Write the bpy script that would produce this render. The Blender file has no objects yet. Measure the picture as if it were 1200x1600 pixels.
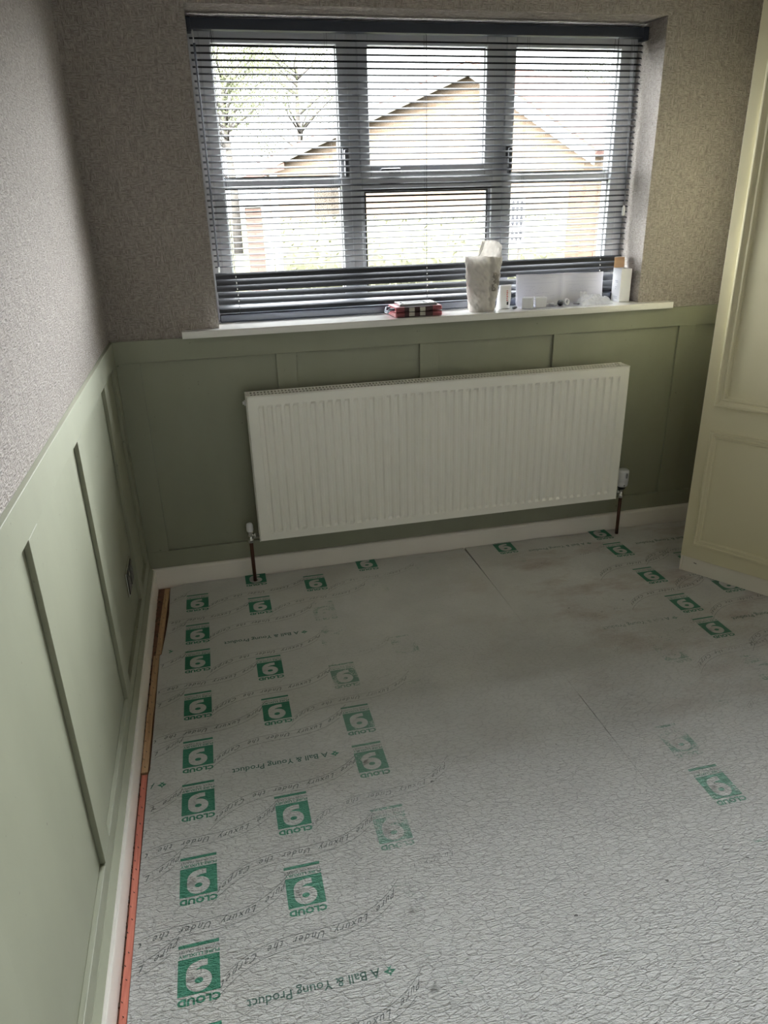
import bpy, bmesh, math, random
from mathutils import Vector, Matrix
random.seed(7)
SC = bpy.context.scene
COL = SC.collection
R = math.radians

# ------------------------------------------------------------------ camera
cam_d = bpy.data.cameras.new('camera')
cam = bpy.data.objects.new('camera', cam_d); COL.objects.link(cam)
cam_d.sensor_fit = 'HORIZONTAL'; cam_d.sensor_width = 36.0
cam_d.lens = 1147.5 / 1200 * 36.0
cam_d.clip_start = 0.02
_r = Vector((0.97293, -0.22974, -0.02507)); _d = Vector((-0.11292, -0.37794, -0.91892)); _f = Vector((0.20164, 0.89687, -0.39365))
mw = Matrix((( _r.x, -_d.x, -_f.x, 0.3503), (_r.y, -_d.y, -_f.y, -2.8517), (_r.z, -_d.z, -_f.z, 1.47), (0, 0, 0, 1)))
cam.matrix_world = mw
SC.camera = cam

# ------------------------------------------------------------------ sky (bright overcast day) and exposure
world = bpy.data.worlds.new('overcast_sky'); SC.world = world
world.use_nodes = True
bg = world.node_tree.nodes['Background']
bg.inputs[0].default_value = (0.955, 0.97, 1.0, 1)
# overcast sky: three times as bright overhead as at the horizon
_wn, _wl = world.node_tree.nodes, world.node_tree.links
_tc = _wn.new('ShaderNodeTexCoord'); _sx = _wn.new('ShaderNodeSeparateXYZ'); _wl.new(_tc.outputs['Generated'], _sx.inputs[0])
_mx = _wn.new('ShaderNodeMath'); _mx.operation = 'MAXIMUM'; _wl.new(_sx.outputs['Z'], _mx.inputs[0]); _mx.inputs[1].default_value = 0.0
SKY = 80.0
_ma = _wn.new('ShaderNodeMath'); _ma.operation = 'MULTIPLY_ADD'; _wl.new(_mx.outputs[0], _ma.inputs[0]); _ma.inputs[1].default_value = 2.0 * SKY; _ma.inputs[2].default_value = SKY
_wl.new(_ma.outputs[0], bg.inputs[1])
SC.view_settings.view_transform = 'Standard'
SC.view_settings.look = 'None'
SC.view_settings.exposure = 0.0
SC.view_settings.gamma = 1.0
SC.view_settings.use_curve_mapping = False
SC.cycles.max_bounces = 14
SC.cycles.diffuse_bounces = 8
SC.cycles.transparent_max_bounces = 24
SC.cycles.sample_clamp_direct = 4.0
SC.cycles.sample_clamp_indirect = 12.0
SC.cycles.caustics_reflective = False
SC.cycles.caustics_refractive = False
# the window opening guides the sampling of the sky (a portal gives no light of its own)
pl = bpy.data.lights.new('window_portal', 'AREA'); pl.shape = 'RECTANGLE'; pl.size = 1.72; pl.size_y = 1.0
pl.cycles.is_portal = True
po = bpy.data.objects.new('window_portal', pl); COL.objects.link(po)
po.location = (1.25, 0.318, 1.545); po.rotation_euler = (R(-90), 0, 0)

# ------------------------------------------------------------------ materials
class NT:
    def __init__(s, name):
        s.m = bpy.data.materials.new(name); s.m.use_nodes = True
        s.t = s.m.node_tree; s.b = s.t.nodes['Principled BSDF']; s.out = s.t.nodes['Material Output']
    def n(s, typ, ins=None, **kw):
        nd = s.t.nodes.new(typ)
        for k, v in kw.items(): setattr(nd, k, v)
        for k, v in (ins or {}).items():
            if hasattr(v, 'is_output'): s.t.links.new(v, nd.inputs[k])
            else: nd.inputs[k].default_value = v
        return nd
    def set(s, **kw):
        for k, v in kw.items():
            i = s.b.inputs[k.replace('_', ' ')]
            if hasattr(v, 'is_output'): s.t.links.new(v, i)
            else: i.default_value = v
    def pos(s): return s.n('ShaderNodeNewGeometry').outputs['Position']
    def scaled(s, vec, sc, loc=(0, 0, 0)):
        return s.n('ShaderNodeMapping', {'Vector': vec, 'Scale': sc, 'Location': loc}).outputs[0]
    def noise(s, vec, scale=1.0, detail=2.0, rough=0.5, dist=0.0):
        return s.n('ShaderNodeTexNoise', {'Vector': vec, 'Scale': scale, 'Detail': detail, 'Roughness': rough, 'Distortion': dist}).outputs['Fac']
    def math(s, op, a, b=0.0, c=0.0, clamp=False):
        return s.n('ShaderNodeMath', {0: a, 1: b, 2: c}, operation=op, use_clamp=clamp).outputs[0]
    def rng(s, v, a, b, c=0.0, d=1.0):
        return s.n('ShaderNodeMapRange', {'Value': v, 'From Min': a, 'From Max': b, 'To Min': c, 'To Max': d}).outputs[0]
    def mix(s, f, a, b):
        nd = s.t.nodes.new('ShaderNodeMix'); nd.data_type = 'RGBA'
        for k, v in ((0, f), (6, a), (7, b)):
            if hasattr(v, 'is_output'): s.t.links.new(v, nd.inputs[k])
            else: nd.inputs[k].default_value = v if k == 0 else (v[0], v[1], v[2], 1)
        return nd.outputs[2]
    def fmix(s, f, a, b):
        nd = s.t.nodes.new('ShaderNodeMix')
        for k, v in ((0, f), (2, a), (3, b)):
            if hasattr(v, 'is_output'): s.t.links.new(v, nd.inputs[k])
            else: nd.inputs[k].default_value = v
        return nd.outputs[0]
    def bump(s, h, strength=0.5, dist=0.002):
        b = s.n('ShaderNodeBump', {'Height': h, 'Strength': strength, 'Distance': dist})
        s.t.links.new(b.outputs[0], s.b.inputs['Normal'])

def simple(name, col, rough=0.5, metal=0.0, var=0.06, nscale=14.0, bump=0.0, bscale=120.0, spec=0.5):
    t = NT(name); p = t.pos()
    nz = t.noise(p, nscale, 3.0)
    c = t.mix(nz, [x * (1 - var) for x in col], [min(1, x * (1 + var)) for x in col])
    t.set(Base_Color=c, Roughness=rough, Metallic=metal)
    t.b.inputs['Specular IOR Level'].default_value = spec
    if bump: t.bump(t.noise(p, bscale, 2.0), bump, 0.001)
    return t.m

def wallpaper():
    t = NT('woven_wallpaper'); p = t.pos()
    h1 = t.noise(t.scaled(p, (50, 50, 250)), 1.0, 3.0, 0.6)
    h2 = t.noise(t.scaled(p, (250, 250, 50)), 1.0, 3.0, 0.6)
    mk = t.rng(t.noise(t.scaled(p, (58, 58, 74), (3, 1, 7)), 1.0, 1.0), 0.47, 0.56)
    h = t.fmix(mk, h1, h2)
    hh = t.rng(h, 0.3, 0.7)
    fine = t.noise(p, 420.0, 2.0)
    c = t.mix(t.rng(hh, 0.1, 0.95), (0.245, 0.220, 0.198), (0.49, 0.445, 0.41))
    c = t.mix(t.rng(fine, 0.45, 0.75, 0, 0.3), c, (0.46, 0.42, 0.385))
    t.set(Base_Color=c, Roughness=0.75)
    t.b.inputs['Specular IOR Level'].default_value = 0.12
    t.bump(t.math('ADD', hh, t.math('MULTIPLY', fine, 0.35)), 1.0, 0.0042)
    return t.m

def sage():
    t = NT('sage_green_paint'); p = t.pos()
    nz = t.noise(t.scaled(p, (5, 5, 2.2)), 1.0, 4.0, 0.6)
    c = t.mix(t.rng(nz, 0.3, 0.7), (0.232, 0.24, 0.170), (0.262, 0.270, 0.194))
    sp = t.rng(t.noise(p, 55.0, 2.0), 0.74, 0.78)
    c = t.mix(sp, c, (0.13, 0.13, 0.09))
    t.set(Base_Color=c, Roughness=0.5)
    t.b.inputs['Specular IOR Level'].default_value = 0.9
    t.bump(t.noise(p, 300.0, 2.0), 0.06, 0.001)
    return t.m

def underlay_nodes(t):
    p = t.pos()
    w = t.scaled(p, (40, 100, 60))
    a = t.noise(w, 1.0, 4.0, 0.55, 0.8)
    b = t.noise(t.scaled(p, (100, 250, 120)), 1.0, 3.0, 0.6, 0.5)
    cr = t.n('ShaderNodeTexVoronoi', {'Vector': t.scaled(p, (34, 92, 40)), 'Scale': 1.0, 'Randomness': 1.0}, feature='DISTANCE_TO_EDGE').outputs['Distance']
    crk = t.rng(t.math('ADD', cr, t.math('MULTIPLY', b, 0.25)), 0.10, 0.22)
    # smoother where pressed flat near the window, crinkled towards the door
    sep = t.n('ShaderNodeSeparateXYZ', {0: p})
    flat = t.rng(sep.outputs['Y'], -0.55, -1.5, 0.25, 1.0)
    h = t.math('ADD', t.math('MULTIPLY', a, 0.9), t.math('ADD', t.math('MULTIPLY', b, 0.45), t.math('MULTIPLY', crk, 0.22)))
    big = t.noise(p, 3.2, 3.0, 0.6)
    c = t.mix(t.rng(big, 0.35, 0.65), (0.49, 0.487, 0.475), (0.56, 0.557, 0.545))
    # brownish pressed stains of the traffic area
    stain = t.math('MULTIPLY', t.rng(t.noise(t.scaled(p, (4, 7, 4), (2, 5, 0)), 1.0, 4.0, 0.65), 0.5, 0.72),
                   t.math('MULTIPLY', t.rng(sep.outputs['X'], 1.0, 1.6), t.rng(sep.outputs['Y'], -1.5, -0.8)))
    c = t.mix(t.math('MULTIPLY', stain, 0.75), c, (0.345, 0.272, 0.240))
    c = t.mix(t.rng(t.noise(p, 2.1, 2.0), 0.6, 0.75, 0, 0.35), c, (0.40, 0.375, 0.335))
    sp = t.rng(t.noise(t.scaled(p, (60, 60, 60), (9, 2, 0)), 1.0, 2.0), 0.77, 0.80)
    c = t.mix(t.math('MULTIPLY', sp, 0.7), c, (0.10, 0.08, 0.06))
    return p, h, crk, flat, c

def underlay(name='foam_underlay', ink=None):
    t = NT(name)
    p, h, crk, flat, c = underlay_nodes(t)
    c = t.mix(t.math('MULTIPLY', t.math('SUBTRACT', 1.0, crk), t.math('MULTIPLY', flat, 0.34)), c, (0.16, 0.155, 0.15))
    if ink:
        wear = t.n('ShaderNodeAttribute', attribute_type='OBJECT', attribute_name='wear').outputs['Fac']
        nz = t.math('ADD', t.math('MULTIPLY', t.noise(p, 16.0, 2.0), 0.55), t.math('MULTIPLY', t.noise(p, 190.0, 3.0, 0.6), 0.45))
        k = t.rng(t.math('SUBTRACT', nz, t.fmix(wear, 0.22, 0.66)), -0.03, 0.07)
        k = t.math('MULTIPLY', k, t.fmix(wear, 0.97, 0.45))
        c = t.mix(k, c, ink)
    t.set(Base_Color=c, Roughness=0.55)
    t.b.inputs['Specular IOR Level'].default_value = 0.4
    b = t.n('ShaderNodeBump', {'Height': h, 'Strength': t.math('MULTIPLY', flat, 0.85), 'Distance': 0.012})
    t.t.links.new(b.outputs[0], t.b.inputs['Normal'])
    return t.m

def glass():
    t = NT('window_glass')
    tr = t.n('ShaderNodeBsdfTransparent', {'Color': (0.96, 0.975, 0.97, 1)})
    gl = t.n('ShaderNodeBsdfGlossy', {'Color': (1, 1, 1, 1), 'Roughness': 0.02})
    mx = t.n('ShaderNodeMixShader', {0: 0.05, 1: tr.outputs[0], 2: gl.outputs[0]})
    t.t.links.new(mx.outputs[0], t.out.inputs[0])
    return t.m

def thinplastic(name, col, alpha=0.55, rough=0.25):
    t = NT(name); p = t.pos()
    t.set(Base_Color=(*col, 1), Roughness=rough)
    cr = t.noise(p, 55.0, 4.0, 0.6, 1.2)
    t.bump(cr, 0.9, 0.006)
    tl = t.n('ShaderNodeBsdfTranslucent', {'Color': (*col, 1)})
    tr = t.n('ShaderNodeBsdfTransparent')
    m1 = t.n('ShaderNodeMixShader', {0: 0.35, 1: t.b.outputs[0], 2: tl.outputs[0]})
    m2 = t.n('ShaderNodeMixShader', {0: alpha, 1: tr.outputs[0], 2: m1.outputs[0]})
    t.t.links.new(m2.outputs[0], t.out.inputs[0])
    return t.m

def paper():
    t = NT('leaflet_paper'); p = t.pos()
    t.set(Base_Color=t.mix(t.noise(p, 12, 3), (0.46, 0.455, 0.50), (0.52, 0.515, 0.56)), Roughness=0.6)
    tl = t.n('ShaderNodeBsdfTranslucent', {'Color': (0.5, 0.5, 0.55, 1)})
    m1 = t.n('ShaderNodeMixShader', {0: 0.12, 1: t.b.outputs[0], 2: tl.outputs[0]})
    t.t.links.new(m1.outputs[0], t.out.inputs[0])
    return t.m

def plaid():
    t = NT('red_black_check_plastic'); p = t.pos()
    sp = t.n('ShaderNodeSeparateXYZ', {0: p})
    fx = t.math('FRACT', t.math('MULTIPLY', sp.outputs['X'], 190.0)); fz = t.math('FRACT', t.math('MULTIPLY', sp.outputs['Z'], 150.0))
    l = t.math('MAXIMUM', t.math('GREATER_THAN', fx, 0.72), t.math('GREATER_THAN', fz, 0.72))
    mid = t.math('LESS_THAN', t.math('ABSOLUTE', t.math('SUBTRACT', sp.outputs['X'], 1.155)), 0.058)
    base = t.mix(mid, (0.10, 0.014, 0.018), (0.022, 0.009, 0.011))
    line = t.mix(mid, (0.30, 0.09, 0.10), (0.08, 0.04, 0.04))
    t.set(Base_Color=t.mix(l, base, line), Roughness=0.4)
    t.b.inputs['Specular IOR Level'].default_value = 0.25
    return t.m

def brickwall(name, c1, c2, mortar):
    t = NT(name); p = t.pos()
    sp = t.n('ShaderNodeSeparateXYZ', {0: p})
    v = t.n('ShaderNodeCombineXYZ', {0: t.math('MULTIPLY', sp.outputs['Y'], 1.19), 1: sp.outputs['Z'], 2: 0.0}).outputs[0]
    br = t.n('ShaderNodeTexBrick', {'Vector': v, 'Color1': (*c1, 1), 'Color2': (*c2, 1), 'Mortar': (*mortar, 1), 'Scale': 1.0,
                                    'Mortar Size': 0.008, 'Brick Width': 0.225, 'Row Height': 0.075})
    t.set(Base_Color=br.outputs['Color'], Roughness=0.85)
    t.b.inputs['Specular IOR Level'].default_value = 0.0
    return t.m

def wood(name, c1, c2):
    t = NT(name); p = t.pos()
    g = t.noise(t.scaled(p, (160, 7, 90)), 1.0, 4.0, 0.6, 0.6)
    t.set(Base_Color=t.mix(t.rng(g, 0.3, 0.7), c1, c2), Roughness=0.7)
    t.bump(g, 0.3, 0.001)
    return t.m

M = dict(
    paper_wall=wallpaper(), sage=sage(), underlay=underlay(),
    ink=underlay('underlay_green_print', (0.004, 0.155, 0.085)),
    dark_ink=underlay('underlay_dark_print', (0.015, 0.085, 0.06)),
    script_ink=underlay('underlay_script_print', (0.075, 0.085, 0.08)),
    dent=simple('dark_foam_dent', (0.12, 0.115, 0.11), 0.9, var=0.4, nscale=200),
    ceiling=simple('white_ceiling_paint', (0.83, 0.82, 0.80), 0.8, var=0.02),
    plain_wall=simple('plain_off_white_wall', (0.52, 0.50, 0.47), 0.8, var=0.02),
    subfloor=simple('dusty_red_brown_subfloor', (0.17, 0.085, 0.055), 0.9, var=0.5, nscale=45),
    skirting=simple('off_white_gloss_skirting', (0.80, 0.755, 0.70), 0.35, var=0.04, nscale=9),
    sill=simple('white_gloss_sill', (0.74, 0.73, 0.70), 0.22, var=0.03, nscale=8),
    upvc=simple('white_window_plastic', (0.52, 0.53, 0.55), 0.35, var=0.01),
    gasket=simple('black_rubber_seal', (0.03, 0.03, 0.03), 0.6),
    glass=glass(),
    handle_dark=simple('dark_handle_plastic', (0.05, 0.05, 0.055), 0.35),
    blind=simple('charcoal_blind_metal', (0.024, 0.025, 0.028), 0.5, var=0.02, spec=0.12),
    headrail=simple('navy_charcoal_headrail', (0.022, 0.027, 0.042), 0.35, var=0.02),
    cord=simple('dark_blind_cord', (0.05, 0.05, 0.055), 0.8),
    pale_cord=simple('pale_cord_knot', (0.75, 0.74, 0.72), 0.7),
    clear=thinplastic('clear_acrylic', (0.8, 0.8, 0.8), 0.7, 0.15),
    radiator=simple('white_radiator_enamel', (0.87, 0.855, 0.80), 0.28, var=0.015),
    rad_dark=simple('radiator_inner_steel', (0.30, 0.30, 0.28), 0.5),
    chrome=simple('chrome_metal', (0.72, 0.71, 0.69), 0.18, 1.0, var=0.04),
    valve_white=simple('white_valve_plastic', (0.72, 0.72, 0.76), 0.35, var=0.02),
    copper=simple('tarnished_copper_pipe', (0.09, 0.036, 0.022), 0.45, 0.3, var=0.5, nscale=30),
    black=simple('black_plastic', (0.018, 0.018, 0.02), 0.35),
    cream=simple('cream_olive_wardrobe_paint', (0.60, 0.55, 0.37), 0.38, var=0.025, nscale=6, bump=0.04, bscale=260),
    plinth=simple('white_plinth_paint', (0.66, 0.62, 0.53), 0.45, var=0.04),
    wood=wood('raw_gripper_wood', (0.34, 0.20, 0.10), (0.52, 0.34, 0.19)),
    redwood=wood('red_stained_gripper', (0.40, 0.098, 0.06), (0.54, 0.17, 0.11)),
    nail=simple('nail_steel', (0.10, 0.09, 0.085), 0.4, 0.7),
    bag=thinplastic('crumpled_white_plastic', (0.62, 0.595, 0.565), 0.93, 0.32),
    baglabel=simple('grey_pouch_print', (0.27, 0.245, 0.225), 0.4, var=0.35, nscale=70),
    bubble=thinplastic('bubble_wrap', (0.85, 0.85, 0.86), 0.6, 0.15),
    white_card=simple('white_card', (0.72, 0.72, 0.75), 0.55, var=0.03),
    brown_card=simple('brown_card', (0.52, 0.33, 0.19), 0.7, var=0.06),
    paper=paper(), grey_ink=simple('grey_leaflet_print', (0.36, 0.36, 0.42), 0.7),
    red_ink=simple('red_print', (0.45, 0.05, 0.05), 0.6),
    plaid=plaid(), silver=simple('shiny_grey_lid', (0.16, 0.155, 0.155), 0.16, 0.3, var=0.05),
    latch=simple('beige_latch_plastic', (0.40, 0.385, 0.33), 0.3, var=0.15, nscale=90),
    lawn=simple('pale_spring_lawn', (0.018, 0.018, 0.0115), 0.95, var=0.3, nscale=3, spec=0.0),
    hedge=simple('golden_hedge_leaf', (0.030, 0.030, 0.019), 0.8, var=0.3, nscale=9, spec=0.0),
    leaf=simple('pale_green_leaf', (0.0170, 0.0185, 0.0105), 0.7, var=0.3, nscale=4, spec=0.0),
    bark=simple('grey_brown_bark', (0.020, 0.018, 0.016), 0.9, var=0.3, spec=0.0),
    gable=brickwall('orange_house_brick', (0.034, 0.0245, 0.0165), (0.040, 0.0300, 0.0215), (0.040, 0.034, 0.028)),
    fascia=simple('white_fascia_board', (0.4, 0.4, 0.4), 0.5),
    tile=simple('red_roof_tile', (0.024, 0.0145, 0.0125), 0.8, var=0.3, nscale=12, spec=0.0),
    brick=simple('orange_pier_brick', (0.027, 0.0155, 0.0110), 0.85, var=0.3, nscale=9, spec=0.0),
    brick_pale=simple('pink_pier_brick', (0.023, 0.0145, 0.0120), 0.85, var=0.3, nscale=9, spec=0.0),
    mortar=simple('grey_mortar', (0.022, 0.020, 0.017), 0.9, spec=0.0),
)

# ------------------------------------------------------------------ mesh helpers
def link(name, me, mats, parent=None):
    o = bpy.data.objects.new(name, me); COL.objects.link(o)
    if not me.materials:
        for m in (mats if isinstance(mats, (list, tuple)) else [mats]):
            me.materials.append(M[m] if isinstance(m, str) else m)
    if parent is not None: o.parent = parent
    return o

def fin(bm, name, smooth=False):
    bmesh.ops.recalc_face_normals(bm, faces=bm.faces[:])
    me = bpy.data.meshes.new(name); bm.to_mesh(me); bm.free()
    if smooth:
        for f in me.polygons: f.use_smooth = True
    return me

def box(bm, x0, x1, y0, y1, z0, z1, bev=0.0, mi=0, rot=None, seg=2):
    c = Vector(((x0 + x1) / 2, (y0 + y1) / 2, (z0 + z1) / 2))
    mt = Matrix.Translation(c) @ (rot if rot is not None else Matrix.Identity(4)) @ Matrix.Diagonal((abs(x1 - x0), abs(y1 - y0), abs(z1 - z0), 1))
    r = bmesh.ops.create_cube(bm, size=1.0, matrix=mt)
    vs = r['verts']; fs = {f for v in vs for f in v.link_faces}
    for f in fs: f.material_index = mi
    if bev > 0:
        es = list({e for v in vs for e in v.link_edges})
        b = bmesh.ops.bevel(bm, geom=es, offset=bev, segments=seg, affect='EDGES', profile=0.5)
        for f in b['faces']: f.material_index = mi
    return bm

def tube(bm, pts, r, n=8, mi=0, cap=True):
    pts = [Vector(p) for p in pts]
    rr = r if isinstance(r, (list, tuple)) else [r] * len(pts)
    rings = []
    up = None
    for i, p in enumerate(pts):
        d = (pts[min(i + 1, len(pts) - 1)] - pts[max(i - 1, 0)])
        if d.length < 1e-9: d = Vector((0, 0, 1))
        d.normalize()
        a = d.orthogonal() if up is None else (up - d * up.dot(d))
        if a.length < 1e-6: a = d.orthogonal()
        a.normalize(); up = a; b = d.cross(a)
        rings.append([bm.verts.new(p + (a * math.cos(2 * math.pi * k / n) + b * math.sin(2 * math.pi * k / n)) * rr[i]) for k in range(n)])
    for i in range(len(rings) - 1):
        for k in range(n):
            f = bm.faces.new((rings[i][k], rings[i][(k + 1) % n], rings[i + 1][(k + 1) % n], rings[i + 1][k])); f.material_index = mi
    if cap:
        for ring, rev in ((rings[0], True), (rings[-1], False)):
            f = bm.faces.new(ring[::-1] if rev else ring); f.material_index = mi
    return bm

def lathe(bm, prof, c=(0, 0, 0), n=20, mi=0):
    """prof: (radius, z) from bottom to top, around +z at c"""
    rings = []
    for r, z in prof:
        rings.append([bm.verts.new((c[0] + max(r, 1e-5) * math.cos(2 * math.pi * k / n), c[1] + max(r, 1e-5) * math.sin(2 * math.pi * k / n), c[2] + z)) for k in range(n)])
    for i in range(len(rings) - 1):
        for k in range(n):
            f = bm.faces.new((rings[i][k], rings[i][(k + 1) % n], rings[i + 1][(k + 1) % n], rings[i + 1][k])); f.material_index = mi
    for ring in (rings[0][::-1], rings[-1]):
        f = bm.faces.new(ring); f.material_index = mi
    return bm

def prism(bm, pts, axis, a0, a1, mi=0):
    """polygon (u,v) extruded along axis: 'x' -> (u,v)=(y,z); 'y' -> (x,z); 'z' -> (x,y)"""
    def mk(u, v, a):
        return {'x': (a, u, v), 'y': (u, a, v), 'z': (u, v, a)}[axis]
    A = [bm.verts.new(mk(u, v, a0)) for u, v in pts]; B = [bm.verts.new(mk(u, v, a1)) for u, v in pts]
    n = len(pts)
    fs = [bm.faces.new(A[::-1]), bm.faces.new(B)] + [bm.faces.new((A[i], A[(i + 1) % n], B[(i + 1) % n], B[i])) for i in range(n)]
    for f in fs: f.material_index = mi
    return bm

def nb(): return bmesh.new()
def boxobj(name, dims, mat, parent=None, bev=0.0):
    return link(name, fin(box(nb(), *dims, bev=bev), name), mat, parent)

def empty(name, loc=(0, 0, 0), rz=0.0):
    o = bpy.data.objects.new(name, None); COL.objects.link(o)
    o.location = loc; o.rotation_euler = (0, 0, rz); o.empty_display_size = 0.1
    return o
def tag(o, label, cat, group=None):
    o['label'] = label; o['category'] = cat
    if group: o['group'] = group
    return o
def struct(o, label=None, cat=None):
    o['kind'] = 'structure'
    if label: o['label'] = label
    if cat: o['category'] = cat
    return o

# ------------------------------------------------------------------ room shell
WY = 0.022      # surface of the window wall
LX = -0.018     # surface of the left wall
BF = 0.010      # face of the panelling boards on the window wall
LF = -0.006     # face of the panelling boards on the left wall
X1, Y1, ZC = 3.25, -3.75, 2.42
OX0, OX1, OZ0, OZ1 = 0.383, 2.120, 1.0, 2.060   # window opening
DADO = 1.008

bm = nb()
box(bm, -0.3, OX0, WY, 0.33, DADO, ZC)                      # left of the opening
box(bm, OX1, X1 + 0.3, WY, 0.33, DADO, ZC)                  # right
box(bm, OX0, OX1, WY, 0.33, OZ1, ZC)                        # above
box(bm, -0.3, X1 + 0.3, WY, 0.33, -0.3, DADO, mi=1)         # painted lower part
struct(link('wall_window', fin(bm, 'wall_window'), ['paper_wall', 'sage']), 'window wall with grey woven wallpaper above sage green panelling', 'wall')
bm = nb()
box(bm, LX - 0.2, LX, Y1 - 0.2, WY, DADO, ZC); box(bm, LX - 0.2, LX, Y1 - 0.2, WY, -0.3, DADO, mi=1)
struct(link('wall_left', fin(bm, 'wall_left'), ['paper_wall', 'sage']), 'left wall with grey woven wallpaper above sage green panelling', 'wall')
bm = nb()
box(bm, X1, X1 + 0.2, Y1 - 0.2, WY, -0.3, ZC)
struct(link('wall_right', fin(bm, 'wall_right'), ['plain_wall']), 'right wall behind the cream wardrobe', 'wall')
bm = nb()
box(bm, LX - 0.2, X1 + 0.2, Y1 - 0.2, Y1, -0.3, ZC)
struct(link('wall_back', fin(bm, 'wall_back'), ['plain_wall']), 'wall behind the viewer', 'wall')
struct(boxobj('ceiling', (LX - 0.2, X1 + 0.2, Y1 - 0.2, 0.33, ZC, ZC + 0.15), 'ceiling'), 'plain white ceiling', 'ceiling')
struct(boxobj('floor', (LX - 0.2, X1 + 0.2, Y1 - 0.2, WY, -0.16, -0.011), 'subfloor'), 'dusty red brown subfloor showing along the skirting', 'floor')

# ------------------------------------------------------------------ panelling: every rail and stile is a part of its own
tw = struct(empty('trim_1', (1.2, BF, 0)), 'sage green board panelling below the window', 'panelling')
tw_inv = Matrix.Translation((-1.2, -BF, 0))
def board(parent, name, dims, off):
    o = boxobj(name, dims, 'sage', parent, bev=0.0012)
    o.data.transform(Matrix.Translation(-Vector(off)))
    return o
offw = (1.2, BF, 0)
board(tw, 'top_rail', (LF, X1, BF, WY, 0.927, DADO), offw)
board(tw, 'bottom_rail', (LF, X1, BF, WY, 0.02, 0.152), offw)
for a, b in ((LF, 0.080), (0.584, 0.660), (1.160, 1.236), (1.741, 1.815), (2.328, 2.406), (2.905, 2.981)):
    board(tw, 'stile', (a, b, BF, WY, 0.152, 0.927), offw)
tl = struct(empty('trim_2', (LF, -1.2, 0)), 'sage green board panelling along the left wall', 'panelling')
offl = (LF, -1.2, 0)
board(tl, 'top_rail', (LX, LF, Y1, BF, 0.927, DADO), offl)
board(tl, 'bottom_rail', (LX, LF, Y1, BF, 0.02, 0.142), offl)
for a, b in ((-0.066, BF), (-0.359, -0.283), (-0.959, -0.883), (-1.557, -1.481), (-2.157, -2.081), (-2.757, -2.681), (-3.357, -3.281)):
    board(tl, 'stile', (LX, LF, a, b, 0.142, 0.927), offl)

bm = prism(nb(), [(LF, 0.078), (0.0085, 0.0782), (LF + 0.002, 0.094), (LF, 0.094)], 'y', Y1, -0.006); bm_me = fin(bm, 'caulk_fillet'); bm_me.transform(Matrix.Translation(-Vector(offl)))
link('caulk_fillet', bm_me, 'sage', tl)
# skirting
def skirting(name, along, a0, a1, face, back, label):
    h, c = 0.078, 0.004
    s = 1 if face > back else -1
    pr = [(back, -0.011), (face, -0.011), (face, h - 0.010), (face - s * 0.003, h - 0.003), (face - s * 0.008, h), (back, h)]
    bm = prism(nb(), pr, along, a0, a1)
    return struct(link(name, fin(bm, name), 'skirting'), label, 'skirting board')
skirting('baseboard_window', 'x', LF, X1, -0.006, BF, 'white skirting board under the radiator')
bm = prism(nb(), [(LF, -0.011), (0.0165, -0.011), (0.0165, 0.072), (0.0145, 0.0765), (0.011, 0.078), (LF, 0.078)], 'y', Y1, -0.006)
struct(link('baseboard_left', fin(bm, 'baseboard_left'), 'skirting'), 'white skirting board along the left wall', 'skirting board')

# ------------------------------------------------------------------ window sill
bm = prism(nb(), [(0.246, -0.026), (2.262, -0.026), (2.262, WY), (OX1, WY), (OX1, 0.225), (OX0, 0.225), (OX0, WY), (0.246, WY)], 'z', DADO + 0.0015, 1.0345)
bmesh.ops.bevel(bm, geom=[e for e in bm.edges if all(abs(v.co.y + 0.026) < 1e-5 for v in e.verts)], offset=0.004, segments=2, affect='EDGES')
sill = struct(link('trim_3', fin(bm, 'sill'), 'sill'), 'white glossy window sill board with projecting ends', 'window sill')
SZ = 1.0345

# ------------------------------------------------------------------ window
win = struct(empty('window_1', (1.25, 0.245, SZ)), 'white plastic three light window behind the dark blind', 'window')
WO = Vector((1.25, 0.245, SZ))
def wpart(name, bm, mat, parent=win, smooth=False):
    me = fin(bm, name, smooth); me.transform(Matrix.Translation(-WO))
    return link(name, me, mat, parent)
def rectframe(bm, x0, x1, z0, z1, w, y0, y1, bev=0.004):
    box(bm, x0, x0 + w, y0, y1, z0, z1, bev); box(bm, x1 - w, x1, y0, y1, z0, z1, bev)
    box(bm, x0 + w, x1 - w, y0, y1, z0, z0 + w, bev); box(bm, x0 + w, x1 - w, y0, y1, z1 - w, z1, bev)
    return bm
FY0, FY1 = 0.212, 0.285
wpart('outer_frame', rectframe(nb(), OX0, OX1, SZ, OZ1, 0.045, FY0, FY1), 'upvc')
m1, m2 = (0.940, 0.985), (1.520, 1.568)
for a, b in (m1, m2):
    wpart('mullion', box(nb(), a, b, FY0 - 0.004, FY1, SZ + 0.045, OZ1 - 0.045, 0.004), 'upvc')
TZ0, TZ1 = 1.500, 1.548
def lite(x0, x1, z0, z1, bar=None):
    s = wpart('sash', rectframe(nb(), x0, x1, z0, z1, 0.040, FY0 - 0.010, FY1 - 0.01), 'upvc')
    if bar:
        wpart('glazing_bar', box(nb(), x0 + 0.04, x1 - 0.04, FY0 + 0.006, FY1 - 0.014, bar[0], bar[1], 0.005), 'upvc', s)
        zs = [(z0 + 0.04, bar[0]), (bar[1], z1 - 0.04)]
    else: zs = [(z0 + 0.04, z1 - 0.04)]
    for a, b in zs:
        wpart('seal', rectframe(nb(), x0 + 0.038, x1 - 0.038, a - 0.002, b + 0.002, 0.005, FY0 + 0.008, FY0 + 0.014, 0), 'gasket', s)
        wpart('pane', box(nb(), x0 + 0.038, x1 - 0.038, FY0 + 0.03, FY0 + 0.036, a - 0.004, b + 0.004), 'glass', s)
    return s
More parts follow.
